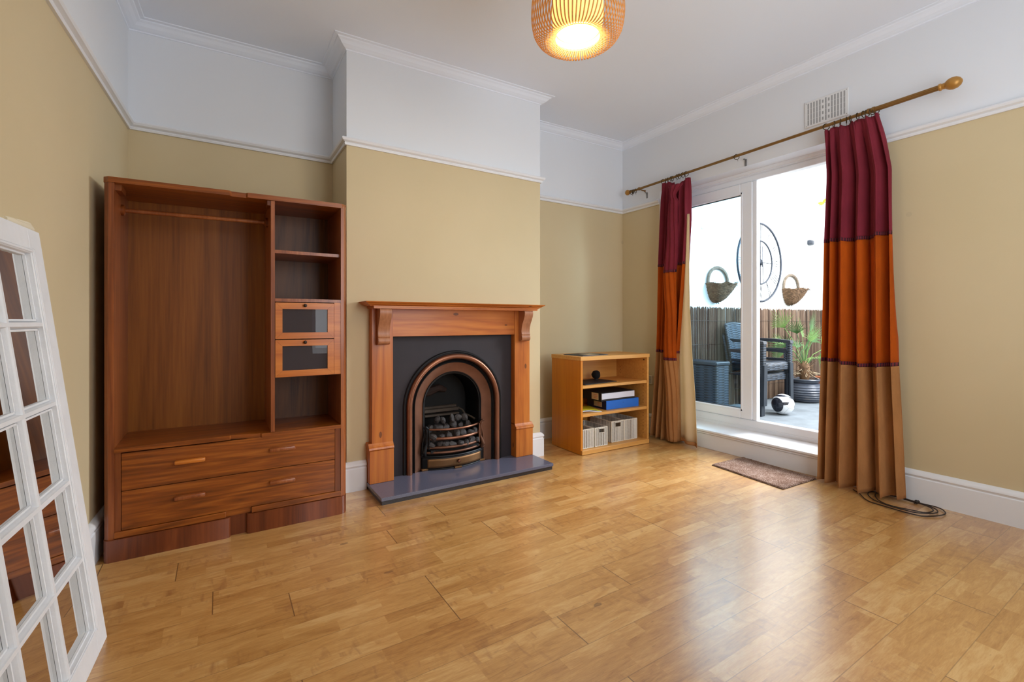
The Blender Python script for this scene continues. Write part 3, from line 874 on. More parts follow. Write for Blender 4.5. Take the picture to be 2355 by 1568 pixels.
# terracotta trough and black pot just inside the right curtain edge
e = empty('planter_trough', (6.72, 2.83, .15), 'terracotta trough on the patio half hidden behind the right curtain', 'planter')
m = MB(); m.box(6.45, 7.05, 2.72, 2.95, .17, .46, .01); m.build('trough_body', 'terracotta', e)
m = MB(); m.box(6.43, 7.07, 2.70, 2.97, .15, .18, .005); m.build('saucer', 'terracotta', e)
m = MB(); m.box(6.47, 7.03, 2.74, 2.93, .455, .47); m.build('soil', 'soil', e)
e = empty('nursery_pot', (6.80, 2.86, .47), 'small black plastic pot standing on the terracotta trough', 'pot')
m = MB(); m.lathe([(0, .47), (.08, .47), (.10, .66), (.11, .66), (.11, .69), (.10, .69), (.095, .66), (0, .66)], (6.78, 2.84, 0), 20)
m.build('pot_body', 'black_card', e, True)
m = MB()
for i in range(30):
    a = r_.uniform(0, 2 * pi); p = Vector((6.62 + r_.uniform(-.14, .0), 2.84, .46)); q = p + Vector((cos(a) * .06, sin(a) * .05, r_.uniform(.03, .10)))
    s_ = Vector((.006, 0, 0)); m.faces([tuple(p - s_), tuple(p + s_), tuple(q)], [(0, 1, 2)])
tag(m.build('weeds', 'leaf_dark', solid=.001), 'low green weeds sprouting from the terracotta trough', 'plant')

# football
m = MB()
bmesh.ops.create_icosphere(m.bm, subdivisions=4, radius=.11)
o = m.build('football', 'ball', smooth=True); o.location = (4.53 + .62, 2.34 + .33, .26)
o.rotation_euler = (.2, .1, .3)
tag(o, 'white football with dark bands lying on the patio outside the open door', 'ball')

# ------------------------------------------------------------------ wardrobe
WY = 2.90
e = empty('wardrobe', (.09, 3.1, 0), 'tall brown walnut wardrobe without doors, open compartments above two wide drawers', 'wardrobe')
X0, X1 = -.470, .652
def ztop(x): return 1.845 + .014 * (x - X0) / (X1 - X0)
m = MB()
m.prism([(X0, WY + .035), (X0 + .006, WY + .012), (X0 + .02, WY), (X0 + .041, WY), (X0 + .041, 3.32), (X0, 3.32)], lambda u, v, t: (u, v, t), .10, 1.83)
m.build('side_panel', 'wardrobe_edge', e, True)
m = MB()
m.prism([(X1, WY + .045), (X1 - .004, WY + .02), (X1 - .018, WY + .003), (X1 - .036, WY), (X1 - .036, 3.32), (X1, 3.32)], lambda u, v, t: (u, v, t), .10, 1.845)
m.build('side_panel', 'wardrobe_edge', e, True)
m = MB()   # top with the stepped front edge
tp = [(X0, 3.32), (X0, WY + .02), (X0 + .02, WY - .004), (.045, WY - .004), (.055, WY + .012), (.122, WY + .012), (.130, WY - .004), (X1 - .03, WY - .004), (X1, WY + .03), (X1, 3.32)]
m.prism(tp, lambda u, v, t: (u, v, ztop(u) - .026 + .026 * t), 0, 1)
m.build('top_panel', 'wardrobe_h', e)
m = MB(); m.box(X0 + .041, .242, 3.30, 3.315, .10, 1.83); m.build('back_panel', 'wardrobe_back', e)
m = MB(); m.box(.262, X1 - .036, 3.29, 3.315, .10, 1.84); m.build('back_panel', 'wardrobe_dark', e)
m = MB(); m.box(.242, .262, WY + .004, 3.30, .535, 1.826); m.build('divider', 'wardrobe_edge', e)
m = MB()   # inner corner blocks
m.box(X0 + .041, X0 + .065, WY + .03, WY + .16, 1.79, 1.822)
m.build('corner_block', 'wardrobe_v', e)
m = MB(); m.box(.225, .242, WY + .008, WY + .10, 1.80, 1.826)
m.build('corner_block', 'wardrobe_v', e)
m = MB(); m.tube([(X0 + .041, 3.10, 1.727), (.242, 3.10, 1.738)], .0115, 14); m.build('hanging_rail', 'wardrobe_edge', e, True)
for xx in (X0 + .041, .242):
    s = 1 if xx < 0 else -1
    m = MB(); m.lathe([(.0, 0), (.028, 0), (.028, .012 * s), (.018, .018 * s), (.0, .018 * s)], (xx, 3.10, 1.727 if xx < 0 else 1.738), 18, 'x')
    m.build('rail_socket', 'wardrobe_v', e, True)
# deck with stepped nosing
m = MB()
dk = [(X0 + .041, 3.30), (X0 + .041, WY - .003), (.045, WY - .003), (.052, WY + .010), (.19, WY + .010), (.198, WY - .001), (X1 - .036, WY - .001), (X1 - .036, 3.30)]
m.prism(dk, lambda u, v, t: (u, v, .519 + .022 * t - .008 * (u > .15)), 0, 1)
m.build('deck_shelf', 'wardrobe_h', e)
# cupboard column
m = MB(); m.box(.262, X1 - .036, WY + .03, 3.29, 1.540, 1.558); m.build('shelf', 'wardrobe_edge', e)
m = MB(); m.box(.262, X1 - .036, WY + .002, 3.29, 1.264, 1.282); m.build('shelf', 'wardrobe_edge', e)
m = MB(); m.box(.262, X1 - .036, WY + .03, 3.29, .834, .846); m.build('shelf', 'wardrobe_edge', e)
m = MB(); m.box(.579, X1 - .036, WY + .003, WY + .02, .838, 1.263); m.build('filler_strip', 'oak_flap', e)
for (z0, z1) in ((1.053, 1.259), (.838, 1.048)):
    m = MB(); x0, x1, b = .264, .577, .036; g_ = .0007
    m.prism([(x0 + g_, z0), (x1 - g_, z0), (x1 - b - g_, z0 + b), (x0 + b + g_, z0 + b)], lambda u, v, t: (u, t, v), WY, WY + .018)
    m.prism([(x0 + g_, z1), (x1 - g_, z1), (x1 - b - g_, z1 - b), (x0 + b + g_, z1 - b)], lambda u, v, t: (u, t, v), WY, WY + .018)
    m.prism([(x0, z0), (x0, z1), (x0 + b, z1 - b), (x0 + b, z0 + b)], lambda u, v, t: (u, t, v), WY, WY + .018)
    m.prism([(x1, z0), (x1, z1), (x1 - b, z1 - b), (x1 - b, z0 + b)], lambda u, v, t: (u, t, v), WY, WY + .018)
    fl = m.build('flap_door', 'oak_flap', e)
    m = MB(); m.box(x0 + b - .003, x1 - b + .003, WY + .008, WY + .011, z0 + b - .003, z1 - b + .003); m.build('glass_pane', 'flap_glass', fl)
    m = MB(); m.lathe([(.0, -.022), (.007, -.021), (.010, -.016), (.008, -.009), (.004, -.005), (.005, 0), (0, 0)], ((x0 + x1) / 2 - .004, WY, z1 - .015), 14, 'y'); m.build('knob', 'dark_metal', fl, True)
# drawers
m = MB(); m.box(X0 + .041, -.404, WY + .006, WY + .03, .135, .519); m.build('stile', 'wardrobe_v', e)
m = MB(); m.box(.584, X1 - .036, WY + .006, WY + .03, .13, .512); m.build('stile', 'wardrobe_v', e)
for zi, (z0, z1, hz) in enumerate(((.330, .512, .437), (.139, .327, .256))):
    m = MB(); m.box(-.402, .582, WY + .006, WY + .024, z0, z1, .001)
    m.box(-.39, .57, WY + .024, 3.25, z0 + .02, z1 - .03)
    dr = m.build('drawer', 'wardrobe_h', e)
    for hx in (-.128, .30):
        m = MB(); m.box(hx - .065, hx + .065, WY - .022, WY + .007, hz - .011, hz + .009, .006, 2)
        h = m.build('handle', 'wardrobe_edge', dr, True)
        if zi == 0 and hx < 0: h.data.materials[0] = M['oak_flap']; h['label'] = 'paler orange wooden handle'
# lower rail with its step, then the stepped plinth
m = MB()
m.box(X0 + .041, .028, WY - .004, 3.30, .107, .137, .002); m.box(.028, .148, WY + .012, 3.30, .107, .137)
m.box(.148, X1 - .036, WY - .004, 3.30, .107, .137, .002)
m.build('lower_rail', 'wardrobe_h', e)
m = MB()
pf = [(X0, 3.32), (X0, WY + .02), (X0 + .006, WY + .0), (X0 + .022, WY - .012), (.030, WY - .012), (.044, WY - .007), (.050, WY + .006), (.050, WY + .018), (.124, WY + .018),
      (.124, WY + .004), (.130, WY - .006), (.140, WY - .012), (X1 - .035, WY - .012), (X1 - .010, WY + .004), (X1, WY + .03), (X1, 3.32)]
m.prism(pf, lambda u, v, t: (u, v, t * .105), 0, 1)
m.build('plinth', 'wardrobe_plinth', e, True)

# ------------------------------------------------------------------ fireplace
e = empty('hearth_slab', (1.53, 3.05, 0), 'low polished grey granite hearth slab on the floor under the fireplace', 'hearth')
m = MB(); m.box(.853, 2.200, 2.878, YC - .002, .026, .048, .002); m.build('top_slab', 'granite', e)
m = MB(); m.box(.860, 2.193, 2.886, YC - .002, .0, .026); m.build('slab_edge', 'granite_edge', e)
HT = .048
e = empty('fire_surround', (1.53, 3.2, HT), 'orange stained pine fireplace surround with mantel shelf and scrolled brackets', 'fireplace surround')
FCX = 1.530
for s in (-1, 1):
    xi, xo = FCX + s * .505, FCX + s * .652
    m = MB(); m.box(xi, xo, 3.180, YC, .31, 1.245, .002); m.build('pilaster', 'pine_v', e)
    m = MB()
    pi_, po = FCX + s * .505, FCX + s * .672
    m.box(pi_, po, 3.160, YC, HT, .272, .003)
    m.prism([(3.160, .272), (3.154, .280), (3.158, .292), (3.166, .298), (3.174, .308), (3.18, .318), (YC, .318), (YC, .272)],
            lambda u, v, t: (t, u, v), pi_, po + s * .004)
    m.build('plinth_block', 'pine_v', e)
    # scrolled bracket
    prof = [(3.18, 1.243), (3.098, 1.243), (3.090, 1.236), (3.086, 1.220), (3.090, 1.195), (3.104, 1.165), (3.122, 1.135), (3.133, 1.105), (3.137, 1.075),
            (3.134, 1.055), (3.130, 1.048), (3.134, 1.040), (3.128, 1.030), (3.126, 1.015), (3.132, 1.002), (3.146, .994), (3.18, .992)]
    cx = FCX + s * .582
    m = MB(); m.prism(prof, lambda u, v, t: (t, u, v), cx - .040, cx + .040)
    m.build('scroll_bracket', wood('bracket_pine', srgb(140, 88, 54), srgb(166, 108, 72), srgb(184, 126, 88), 'z', 1, .4, .2) if s < 0 else bpy.data.materials['bracket_pine'], e, True)
m = MB(); m.box(FCX - .505, FCX + .505, 3.188, YC, 1.047, 1.245, .001); m.build('frieze', 'pine_h', e)
m = MB()   # bed mould under the shelf, returned at both ends
for a, b, c, d in ((3.085, .664, 1.240, 1.252), (3.078, .668, 1.252, 1.258)):
    m.box(FCX - b, FCX + b, a, YC, c, d)
m.build('bed_moulding', 'pine_h', e)
m = MB()
sh = [(0, 1.258), (.030, 1.258), (.032, 1.264), (.018, 1.268), (.014, 1.274), (.004, 1.277), (.0, 1.285), (0, 1.287)]
lv = [(1.258, .688, 3.092), (1.263, .690, 3.090), (1.266, .700, 3.080), (1.273, .706, 3.074), (1.276, .712, 3.068), (1.282, .722, 3.058), (1.287, .724, 3.056)]
vs = []; fs = []
for z, hw, y in lv: vs += [(FCX - hw, y, z), (FCX + hw, y, z), (FCX + hw, YC, z), (FCX - hw, YC, z)]
for i in range(len(lv) - 1):
    for k in range(4): fs.append((i * 4 + k, i * 4 + (k + 1) % 4, i * 4 + 4 + (k + 1) % 4, i * 4 + 4 + k))
fs += [(3, 2, 1, 0), tuple(range(len(vs) - 4, len(vs)))]
m.faces(vs, fs); m.build('mantel_shelf', 'pine_h', e)

# cast insert
AX, AZ = 1.524, .522
e = empty('fireplace_insert', (AX, 3.23, HT), 'black and copper arched cast iron fireplace insert inside the pine surround', 'fireplace')
def arch_pts(r, n=36, zb=HT):
    p = [(AX - r, zb + (AZ - zb) * i / 8) for i in range(8)]
    p += [(AX - r * cos(pi * i / n), AZ + r * sin(pi * i / n)) for i in range(n + 1)]
    p += [(AX + r, AZ - (AZ - zb) * (i + 1) / 8) for i in range(8)]
    return p
# panel with the arched opening cut out
m = MB(); R0 = .385; inner = arch_pts(R0)
px0, px1, pz1 = FCX - .506, FCX + .506, 1.048
outer = []
for (x, z) in inner:
    if z <= AZ: outer.append((px0 if x < AX else px1, z))
    else:
        dx, dz = x - AX, z - AZ
        t = min((px1 - AX) / dx if dx > 1e-6 else 9e9, (px0 - AX) / dx if dx < -1e-6 else 9e9, (pz1 - AZ) / dz if dz > 1e-6 else 9e9)
        outer.append((AX + dx * t, AZ + dz * t))
n = len(inner)
vs = [(x, 3.236, z) for x, z in inner] + [(x, 3.236, z) for x, z in outer] + [(x, 3.244, z) for x, z in inner] + [(x, 3.244, z) for x, z in outer]
fs = []
for i in range(n - 1):
    fs += [(i, i + 1, n + i + 1, n + i), (2 * n + i, 3 * n + i, 3 * n + i + 1, 2 * n + i + 1), (i, 2 * n + i, 2 * n + i + 1, i + 1)]
m.faces(vs, fs)
for sx in (px0, px1):   # corner fill triangles above the arch
    cand = [k for k, (x, z) in enumerate(outer) if (x < AX) == (sx < AX)]
    a = max((k for k in cand if abs(outer[k][0] - sx) < 1e-6), key=lambda k: outer[k][1])
    b = min((k for k in cand if abs(outer[k][1] - pz1) < 1e-6), key=lambda k: abs(outer[k][0] - sx))
    m.faces([(outer[a][0], 3.236, outer[a][1]), (sx, 3.236, pz1), (outer[b][0], 3.236, pz1)], [(0, 1, 2)])
m.build('back_panel', 'iron_panel', e)
def arch_ring(prof, name, mat):
    m = MB(); rows = []
    for r, y in prof: rows.append([(x, y, z) for x, z in arch_pts(r)])
    k = len(rows[0]); vs = [v for r in rows for v in r]
    fs = [(j * k + i, j * k + i + 1, (j + 1) * k + i + 1, (j + 1) * k + i) for j in range(len(prof) - 1) for i in range(k - 1)]
    m.faces(vs, fs); return m.build(name, mat, e, True)
arch_ring([(.410, 3.236), (.410, 3.228), (.404, 3.222), (.396, 3.222), (.392, 3.228), (.384, 3.228)], 'outer_bead', 'iron')
tor = [(.3655 + .0215 * cos(a), 3.222 - .024 * sin(a)) for a in [pi * i / 10 for i in range(11)]]
arch_ring([(.387, 3.235)] + tor + [(.344, 3.235)], 'copper_moulding', 'copper')
arch_ring([(.344, 3.232), (.340, 3.226), (.336, 3.232), (.330, 3.238), (.326, 3.232), (.322, 3.230), (.318, 3.234)], 'groove_bead', 'iron')
arch_ring([(.318, 3.234), (.314, 3.236), (.252, 3.268), (.248, 3.268)], 'splayed_plate', 'copper_dark')
arch_ring([(.248, 3.268), (.244, 3.262), (.239, 3.264), (.236, 3.272), (.230, 3.274), (.226, 3.282), (.226, 3.30), (.222, 3.50)], 'inner_bead', 'iron')
m = MB()
m.box(1.20, 1.85, 3.50, 3.52, HT, .80); m.box(1.285, 1.765, 3.27, 3.50, .02, HT + .004)
m.build('firebox', 'soot', e)
m = MB(); m.box(AX - .17, AX + .13, 3.43, 3.50, .43, .455, .004); m.box(AX - .16, AX + .12, 3.455, 3.50, .455, .475, .004); m.box(AX - .17, AX + .13, 3.42, 3.50, .40, .415, .004)
m.build('fireback_shelf', 'firebrick', e)
m = MB(); m.box(AX - .2, AX + .2, 3.44, 3.5, HT, .30); m.build('fireback_base', 'firebrick', e)
m = MB(); m.tube([(AX + .13, 3.46, .45), (AX + .16, 3.43, .43), (AX + .17, 3.40, .40), (AX + .20, 3.36, .385), (AX + .215, 3.32, .37)], .008, 8)
m.build('iron_scroll', 'firebrick', e, True)
m = MB(); m.tube([(AX - .20, 3.47, .58), (AX - .12, 3.46, .60), (AX - .04, 3.45, .625), (AX + .02, 3.46, .60)], [.03, .038, .03, .02], 9); m.build('log', 'logmat', e, True)
# bowed grate bars
def bow(hw, y0, sag, z, n=18, dz=0): return [(AX + hw * (2 * i / n - 1), y0 - sag * (1 - (2 * i / n - 1) ** 2), z + dz * (2 * i / n - 1)) for i in range(n + 1)]
for z, r, hw, mt in ((.345, .0085, .212, 'copper'), (.277, .012, .212, 'copper'), (.211, .011, .222, 'copper_dark'), (.174, .010, .228, 'copper_dark')):
    MB().tube(bow(hw, 3.255, .072, z), r, 10).build('grate_bar', mt, e, True)
m = MB()
def apf(u, v): 
    p = bow(.262, 3.262, .078, 0, 40)[int(round(u * 40))]; return (p[0], p[1] - .004 * (v > .02) * (v < .98), .052 + .092 * v)
m.grid(apf, 40, 8); m.tube(bow(.262, 3.262, .082, .146), .005, 6); m.tube(bow(.262, 3.262, .080, .052), .003, 6)
m.build('ash_pit_cover', 'iron', e, True, solid=.004)
m = MB()
def apf2(u, v):
    k = 3 + int(round(u * 34)); p = bow(.262, 3.262, .078, 0, 40)[k]; return (p[0], p[1] - .008, .066 + .064 * v)
m.grid(apf2, 34, 4); cov = m.build('ash_pit_plate', 'brassy', e, True, solid=.004)
MB().lathe([(0, -.030), (.010, -.028), (.014, -.020), (.012, -.010), (.006, -.006), (.006, 0), (0, 0)], (AX, 3.176, .106), 16, 'y').build('knob', 'copper', e, True)
for hx, yy in ((-.235, 3.245), (0, 3.178), (.235, 3.245)):
    m = MB(); m.box(AX + hx - .03, AX + hx + .03, yy - .012, yy + .03, HT, HT + .014, .003); m.build('foot', 'brassy', e)
for s in (-1, 1):   # cast side posts with scrolls
    m = MB(); cx = AX + s * .225
    m.tube([(cx + s * .012, 3.245, .155), (cx + s * .022, 3.238, .185), (cx + s * .012, 3.238, .215), (cx, 3.240, .25), (cx, 3.240, .33), (cx + s * .006, 3.236, .355), (cx + s * .02, 3.245, .362)], [.012, .018, .014, .009, .009, .012, .006], 10)
    m.tube([(cx - s * .014, 3.235, .20), (cx - s * .016, 3.230, .28), (cx - s * .012, 3.235, .35)], .006, 8)
    m.tube([(cx - s * .01, 3.232, .356), (cx + s * .012, 3.228, .372), (cx + s * .034, 3.24, .366)], [.006, .011, .005], 8)
    m.tube([(cx + s * .008, 3.250, .34), (cx + s * .03, 3.250, .25), (cx + s * .03, 3.250, .16)], [.006, .007, .014], 8)
    m.build('side_post', 'copper_dark' if s > 0 else 'iron', e, True)
# coals, each its own lump
def coal_mesh(seed):
    r_ = random.Random(seed); m = MB()
    bmesh.ops.create_icosphere(m.bm, subdivisions=2, radius=1)
    ax = [Vector((r_.uniform(-1, 1), r_.uniform(-1, 1), r_.uniform(-1, 1))).normalized() for _ in range(9)]
    for v in m.bm.verts:
        p = v.co.copy(); k = 1.0
        for a in ax:
            d = p.normalized().dot(a)
            if d > .62: k = min(k, .62 / d * 1.02)
        v.co = p * k * r_.uniform(.94, 1.06)
    return m.build('coal_lump', 'coal')
protos = [coal_mesh(40 + i) for i in range(4)]
r_ = random.Random(5); k = 0
spots = []
for row, (y0, z0, nn_, hw, bowd) in enumerate(((3.245, .225, 8, .19, .04), (3.255, .290, 7, .18, .045), (3.33, .335, 6, .16, .01), (3.31, .395, 5, .12, .0))):
    for i in range(nn_):
        t = 2 * i / (nn_ - 1) - 1
        spots.append((AX + hw * t + r_.uniform(-.008, .008), y0 - bowd * (1 - t * t) + r_.uniform(-.006, .006), z0 + r_.uniform(-.006, .008)))
for i, p in enumerate(spots):
    o = protos[i] if i < 4 else protos[i % 4].copy()
    if i >= 4: COL.objects.link(o)
    sc = r_.uniform(.031, .042); o.scale = (sc * r_.uniform(.9, 1.25), sc, sc * r_.uniform(.85, 1.1)); o.location = p
    o.rotation_euler = (r_.uniform(0, 6), r_.uniform(0, 6), r_.uniform(0, 6))
    tag(o, 'grey lump of imitation coal heaped behind the bars of the fireplace grate', 'coal', 'coals heaped in the fire grate')
m = MB(); m.box(AX - .20, AX + .20, 3.22, 3.42, .175, .195); m.build('coal_tray', 'soot', e)

# ------------------------------------------------------------------ low bookcase
RB = -radians(1.4)
BW, BD, BH = .815, .425, .848
e = local(empty('bookcase', (2.632, 3.050, 0), 'low open honey beech bookcase with two shelves in the corner alcove', 'bookcase', rz=RB))
# local x along the front, y to the back
m = MB(); m.box(-.012, BW + .012, -.006, BD, BH - .034, BH, .002); m.build('top_board', 'beech', e)
m = MB(); m.box(0, BW, -.012, BD, .003, .041, .002); m.build('base_board', 'beech', e)
m = MB(); m.box(-.006, .016, 0, BD, .041, BH - .034, .001); m.build('side_panel', 'beech_side', e)
m = MB(); m.box(BW - .016, BW + .006, 0, BD, .041, BH - .034, .001); m.build('side_panel', 'beech', e)
m = MB(); m.box(.016, BW - .016, BD - .012, BD - .002, .041, BH - .034); m.build('back_panel', 'beech', e)
m = MB(); m.box(-.006, -.0055, .0, BD, 0.003, .041); m.build('side_skirt', 'beech_side', e)
for z in (.572, .325):
    m = MB(); m.box(.017, BW - .017, .004, BD - .02, z, z + .024, .001); m.build('shelf', 'beech', e)
m = MB()
for k in range(20):
    for yy in (.05, BD - .07):
        z = .09 + k * .032
        if .30 < z < .36 or .55 < z < .61: continue
        m.lathe([(0, 0), (.0035, 0), (.0035, .001), (0, .001)], (BW - .0175, yy, z), 8, 'x')
m.lathe([(0, 0), (.007, 0), (.007, .002), (0, .002)], (BW - .019, .04, .79), 10, 'x')
m.build('peg_holes', 'dark_metal', e)
def BP(x, y, z): 
    return Vector((2.632 + x * cos(RB) - y * sin(RB), 3.050 + x * sin(RB) + y * cos(RB), z))

e2 = local(empty('magazine', tuple(BP(.20, .18, BH)), 'flat dark edged magazine lying on top of the bookcase', 'magazine', rz=RB + .1))
m = MB(); m.box(-.16, .16, -.12, .12, .0, .004, .001); m.build('pages', 'paper', e2)
m = MB(); m.box(-.165, .165, -.125, .125, .004, .006, .0005); m.build('cover', 'black_card', e2)
m = MB(); m.box(-.04, .10, -.07, .05, .006, .0066); m.build('cover_picture', 'tape', e2)

e2 = local(empty('placemat', tuple(BP(.26, .18, .596)), 'thin black mat lying on the upper shelf of the bookcase', 'mat', rz=RB + .12))
m = MB(); m.box(-.21, .21, -.13, .13, 0, .006, .002); m.build('mat_sheet', 'black_card', e2)
p = BP(.40, .27, .602)
e2 = local(empty('round_brush', tuple(p), 'round black bristly brush head sitting on the upper shelf of the bookcase', 'brush'))
m = MB(); bmesh.ops.create_icosphere(m.bm, subdivisions=3, radius=.042)
for v in m.bm.verts: v.co = v.co * random.uniform(.93, 1.05) + Vector((0, 0, .044))
m.build('bristle_head', 'black_fluff', e2, True)
m = MB(); m.lathe([(0, 0), (.018, 0), (.016, .008), (0, .008)], (0, 0, 0), 16); m.build('foot', 'black_card', e2, True)

def label_strip(parent, x, y0, z0, w, h):
    m = MB(); m.box(x - .0012, x, y0, y0 + w, z0, z0 + h); lb = m.build('label_sticker', 'tape', parent)
    m = MB()
    for r in range(3):
        yy = y0 + .012
        for q in range(4):
            ww = .006 + .004 * ((q * 7 + r * 3) % 3)
            m.box(x - .0018, x - .001, yy, yy + ww, z0 + h * (.22 + .24 * r), z0 + h * (.22 + .24 * r) + .004); yy += ww + .004
    m.build('handwriting', 'red_ink', lb)
p = BP(.335, .055, .349)
e2 = local(empty('blue_box_file', tuple(p), 'bright blue box file lying flat on the lower shelf of the bookcase', 'box file', rz=RB - .01))
m = MB(); m.box(0, .405, 0, .27, .001, .082, .002); b = m.build('file_case', ['blue', 'navy'], e2)
for f in b.data.polygons:
    if f.normal.x < -.9: f.material_index = 1
m = MB(); m.lathe([(0, -.001), (.003, -.001), (.003, 0), (0, 0)], (.205, 0, .055), 10, 'y'); m.build('finger_hole', 'navy', e2)
label_strip(e2, 0, .06, .018, .11, .045)
p = BP(.268, .045, .432)
e2 = local(empty('black_box_file', tuple(p), 'black box file with a white end stacked on the blue one', 'box file', rz=RB + .02))
m = MB(); m.box(0, .42, 0.003, .27, .001, .075, .002); m.build('file_case', 'black_card', e2)
m = MB(); m.box(0.004, .418, -.001, .004, .018, .070, .001); m.build('paper_front', 'paper', e2)
label_strip(e2, 0, .04, .01, .09, .06)
p = BP(.10, .06, .349)
e2 = local(empty('booklet', tuple(p), 'yellow booklet with curling pages on the lower shelf of the bookcase', 'booklet', rz=RB - .25))
m = MB(); m.grid(lambda u, v: (-.05 + .20 * u, .01 + .24 * v, .012 + .010 * sin(u * 4) * (1 - v)), 16, 6); m.build('cover', 'yellow', e2, True, solid=.002)
m = MB(); m.grid(lambda u, v: (-.05 + .205 * u, .0 + .24 * v, .006 + .006 * sin(u * 5) * (1 - v)), 16, 6); m.build('pages', 'paper', e2, True, solid=.007)

def basket(lx_, w, h, label, d=.30, y=.03, hole=True):
    p = BP(lx_, y, .042)
    e2 = local(empty('wicker_basket', tuple(p), label, 'basket', 'white wicker baskets on the bookcase floor', rz=RB))
    t = .006; m = MB()
    m.box(0, t, 0, d, 0, h); m.box(w - t, w, 0, d, 0, h); m.box(t, w - t, d - t, d, 0, h)
    if hole:
        hx0, hx1 = w * .32, w * .74; hz0, hz1 = h * .72, h * .94
        m.box(t, hx0, 0, t, 0, h); m.box(hx1, w - t, 0, t, 0, h); m.box(hx0, hx1, 0, t, 0, hz0); m.box(hx0, hx1, 0, t, hz1, h)
    else:
        m.box(t, w - t, 0, t, 0, h)
    # raised uprights of the weave
    n = int(w / .017)
    for i in range(n):
        x = .007 + (w - .014) * i / (n - 1)
        top = h - .004
        if hole and hx0 < x < hx1: top = hz0
        m.tube([(x, -.0015, .003), (x, -.0015, top)], .003, 5)
    m.box(t, w - t, t, d - t, .001, .005)
    m.build('woven_wall', 'basket', e2)
    m = MB(); m.tube([(0.002, 0.0, h), (w - .002, 0.0, h), (w - .002, d, h), (.002, d, h)], .0045, 6, True)
    m.tube([(0.001, -.001, .003), (w - .001, -.001, .003)], .004, 6)
    m.tube([(.001, -.001, .003), (.001, -.001, h)], .0035, 6); m.tube([(w - .001, -.001, .003), (w - .001, -.001, h)], .0035, 6)
    m.build('cane_rim', 'basket_rim', e2)
    if hole:
        m = MB(); m.tube([(hx0, -.001, hz0), (hx1, -.001, hz0), (hx1, -.001, hz1), (hx0, -.001, hz1)], .003, 6, True); m.build('handle_hole_edge', 'basket_rim', e2)
    return e2
basket(.02, .143, .165, 'white wicker basket at the left end of the bookcase floor, partly behind the side panel', hole=False)
basket(.176, .148, .165, 'white wicker basket second from the left on the bookcase floor, with a handle hole')
basket(.405, .155, .190, 'taller white wicker basket with a handle hole, third from the left on the bookcase floor', y=.065)
basket(.565, .165, .190, 'taller white wicker basket without a handle hole, at the right end of the bookcase floor', y=.065, hole=False)

# ------------------------------------------------------------------ wall fittings
e = empty('air_vent', (XR, 1.652, 2.722), 'white slotted plaster ventilation grille above the curtain rod', 'vent')
m = MB(); y0, y1, z0, z1 = 1.506, 1.798, 2.624, 2.82
m.box(XR - .010, XR, y0, y1, z0, z1, .003); m.build('vent_plate', 'vent', e)
m = MB()
for r in range(4):
    for c in range(13):
        if r == 1 and c in (5, 7): pass
        yy = y0 + .016 + (y1 - y0 - .032) * (c + .5) / 13; zz = z0 + .014 + (z1 - z0 - .028) * (r + .5) / 4
        sl = .040 if c not in (5, 7) else .022
        m.box(XR - .0108, XR - .0098, yy - .005, yy + .005, zz - sl / 2, zz + sl / 2)
m.build('vent_slots', 'slot', e)
m = MB()
for yy in (y0 + .012, y1 - .012):
    for zz in (z0 + .012, z1 - .012): m.lathe([(0, -.002), (.003, -.001), (.003, 0), (0, 0)], (XR - .010, yy, zz), 8, 'x')
m.build('screw', 'steel', e)
e = empty('wall_grille', (XR, 3.32, .55), 'small cream louvred air grille low on the wall between bookcase and left curtain', 'vent')
m = MB(); m.box(XR - .012, XR, 3.275, 3.365, .505, .595, .004); m.build('grille_frame', 'cream_plastic', e)
m = MB()
for k in range(6): m.box(XR - .0145, XR - .011, 3.287, 3.353, .520 + k * .0115, .5245 + k * .0115)
m.build('louvres', 'slot', e)
for (py_, pz_, lb) in ((3.347, 2.475, 'small steel bracket plate on the wall below the left end of the curtain rod'), (2.27, 2.505, 'small steel bracket plate on the wall below the middle of the curtain rod')):
    m = MB(); m.box(XR - .006, XR, py_ - .010, py_ + .010, pz_ - .03, pz_ + .03, .002)
    m.lathe([(0, -.003), (.004, -.002), (.004, 0), (0, 0)], (XR - .006, py_, pz_), 8, 'x'); m.box(XR - .03, XR - .006, py_ - .002, py_ + .006, pz_ + .02, pz_ + .03)
    tag(m.build('bracket_plate', 'steel'), lb, 'bracket')
yy = 2.62
m = MB(); m.box(lx(yy) - .002, lx(yy) + .010, yy - .07, yy + .07, .26, .345, .003)
tag(m.build('wall_socket', 'cream_plastic'), 'cream wall socket low on the left wall just behind the leaning mirror', 'socket')

# ------------------------------------------------------------------ curtain rod and rings
RX = 3.70
def rodz(y): return 2.535 + .0155 * (3.49 - y)
e = empty('curtain_rod', (RX, 2.2, rodz(2.2)), 'long antique brass curtain rod with round finials above the sliding door', 'curtain rod')
MB().tube([(RX, 3.50, rodz(3.50)), (RX, 1.33, rodz(1.33))], .0115, 14).build('thin_tube', 'rod', e, True)
m = MB(); n = 20
def flute(u, v):
    a = 2 * pi * u; y = 1.35 - .36 * v; r = .0145 + .0012 * cos(a * 10)
    return (RX + r * cos(a), y, rodz(y) + r * sin(a))
m.grid(flute, 80, 2, True); m.build('thick_tube', 'rod', e, True)
MB().lathe([(.0, 0), (.019, 0), (.020, .01), (.017, .02), (.019, .04), (.0, .04)], (RX, 1.32, rodz(1.33)), 18, 'y').build('collar', 'rod', e, True)
MB().lathe([(0, 0), (.02, 0), (.022, -.008), (.017, -.014), (.019, -.03), (.024, -.034), (.032, -.046), (.036, -.062), (.033, -.082), (.022, -.098), (.008, -.106), (0, -.107)],
           (RX, .995, rodz(.995)), 24, 'y').build('finial', 'finial', e, True)
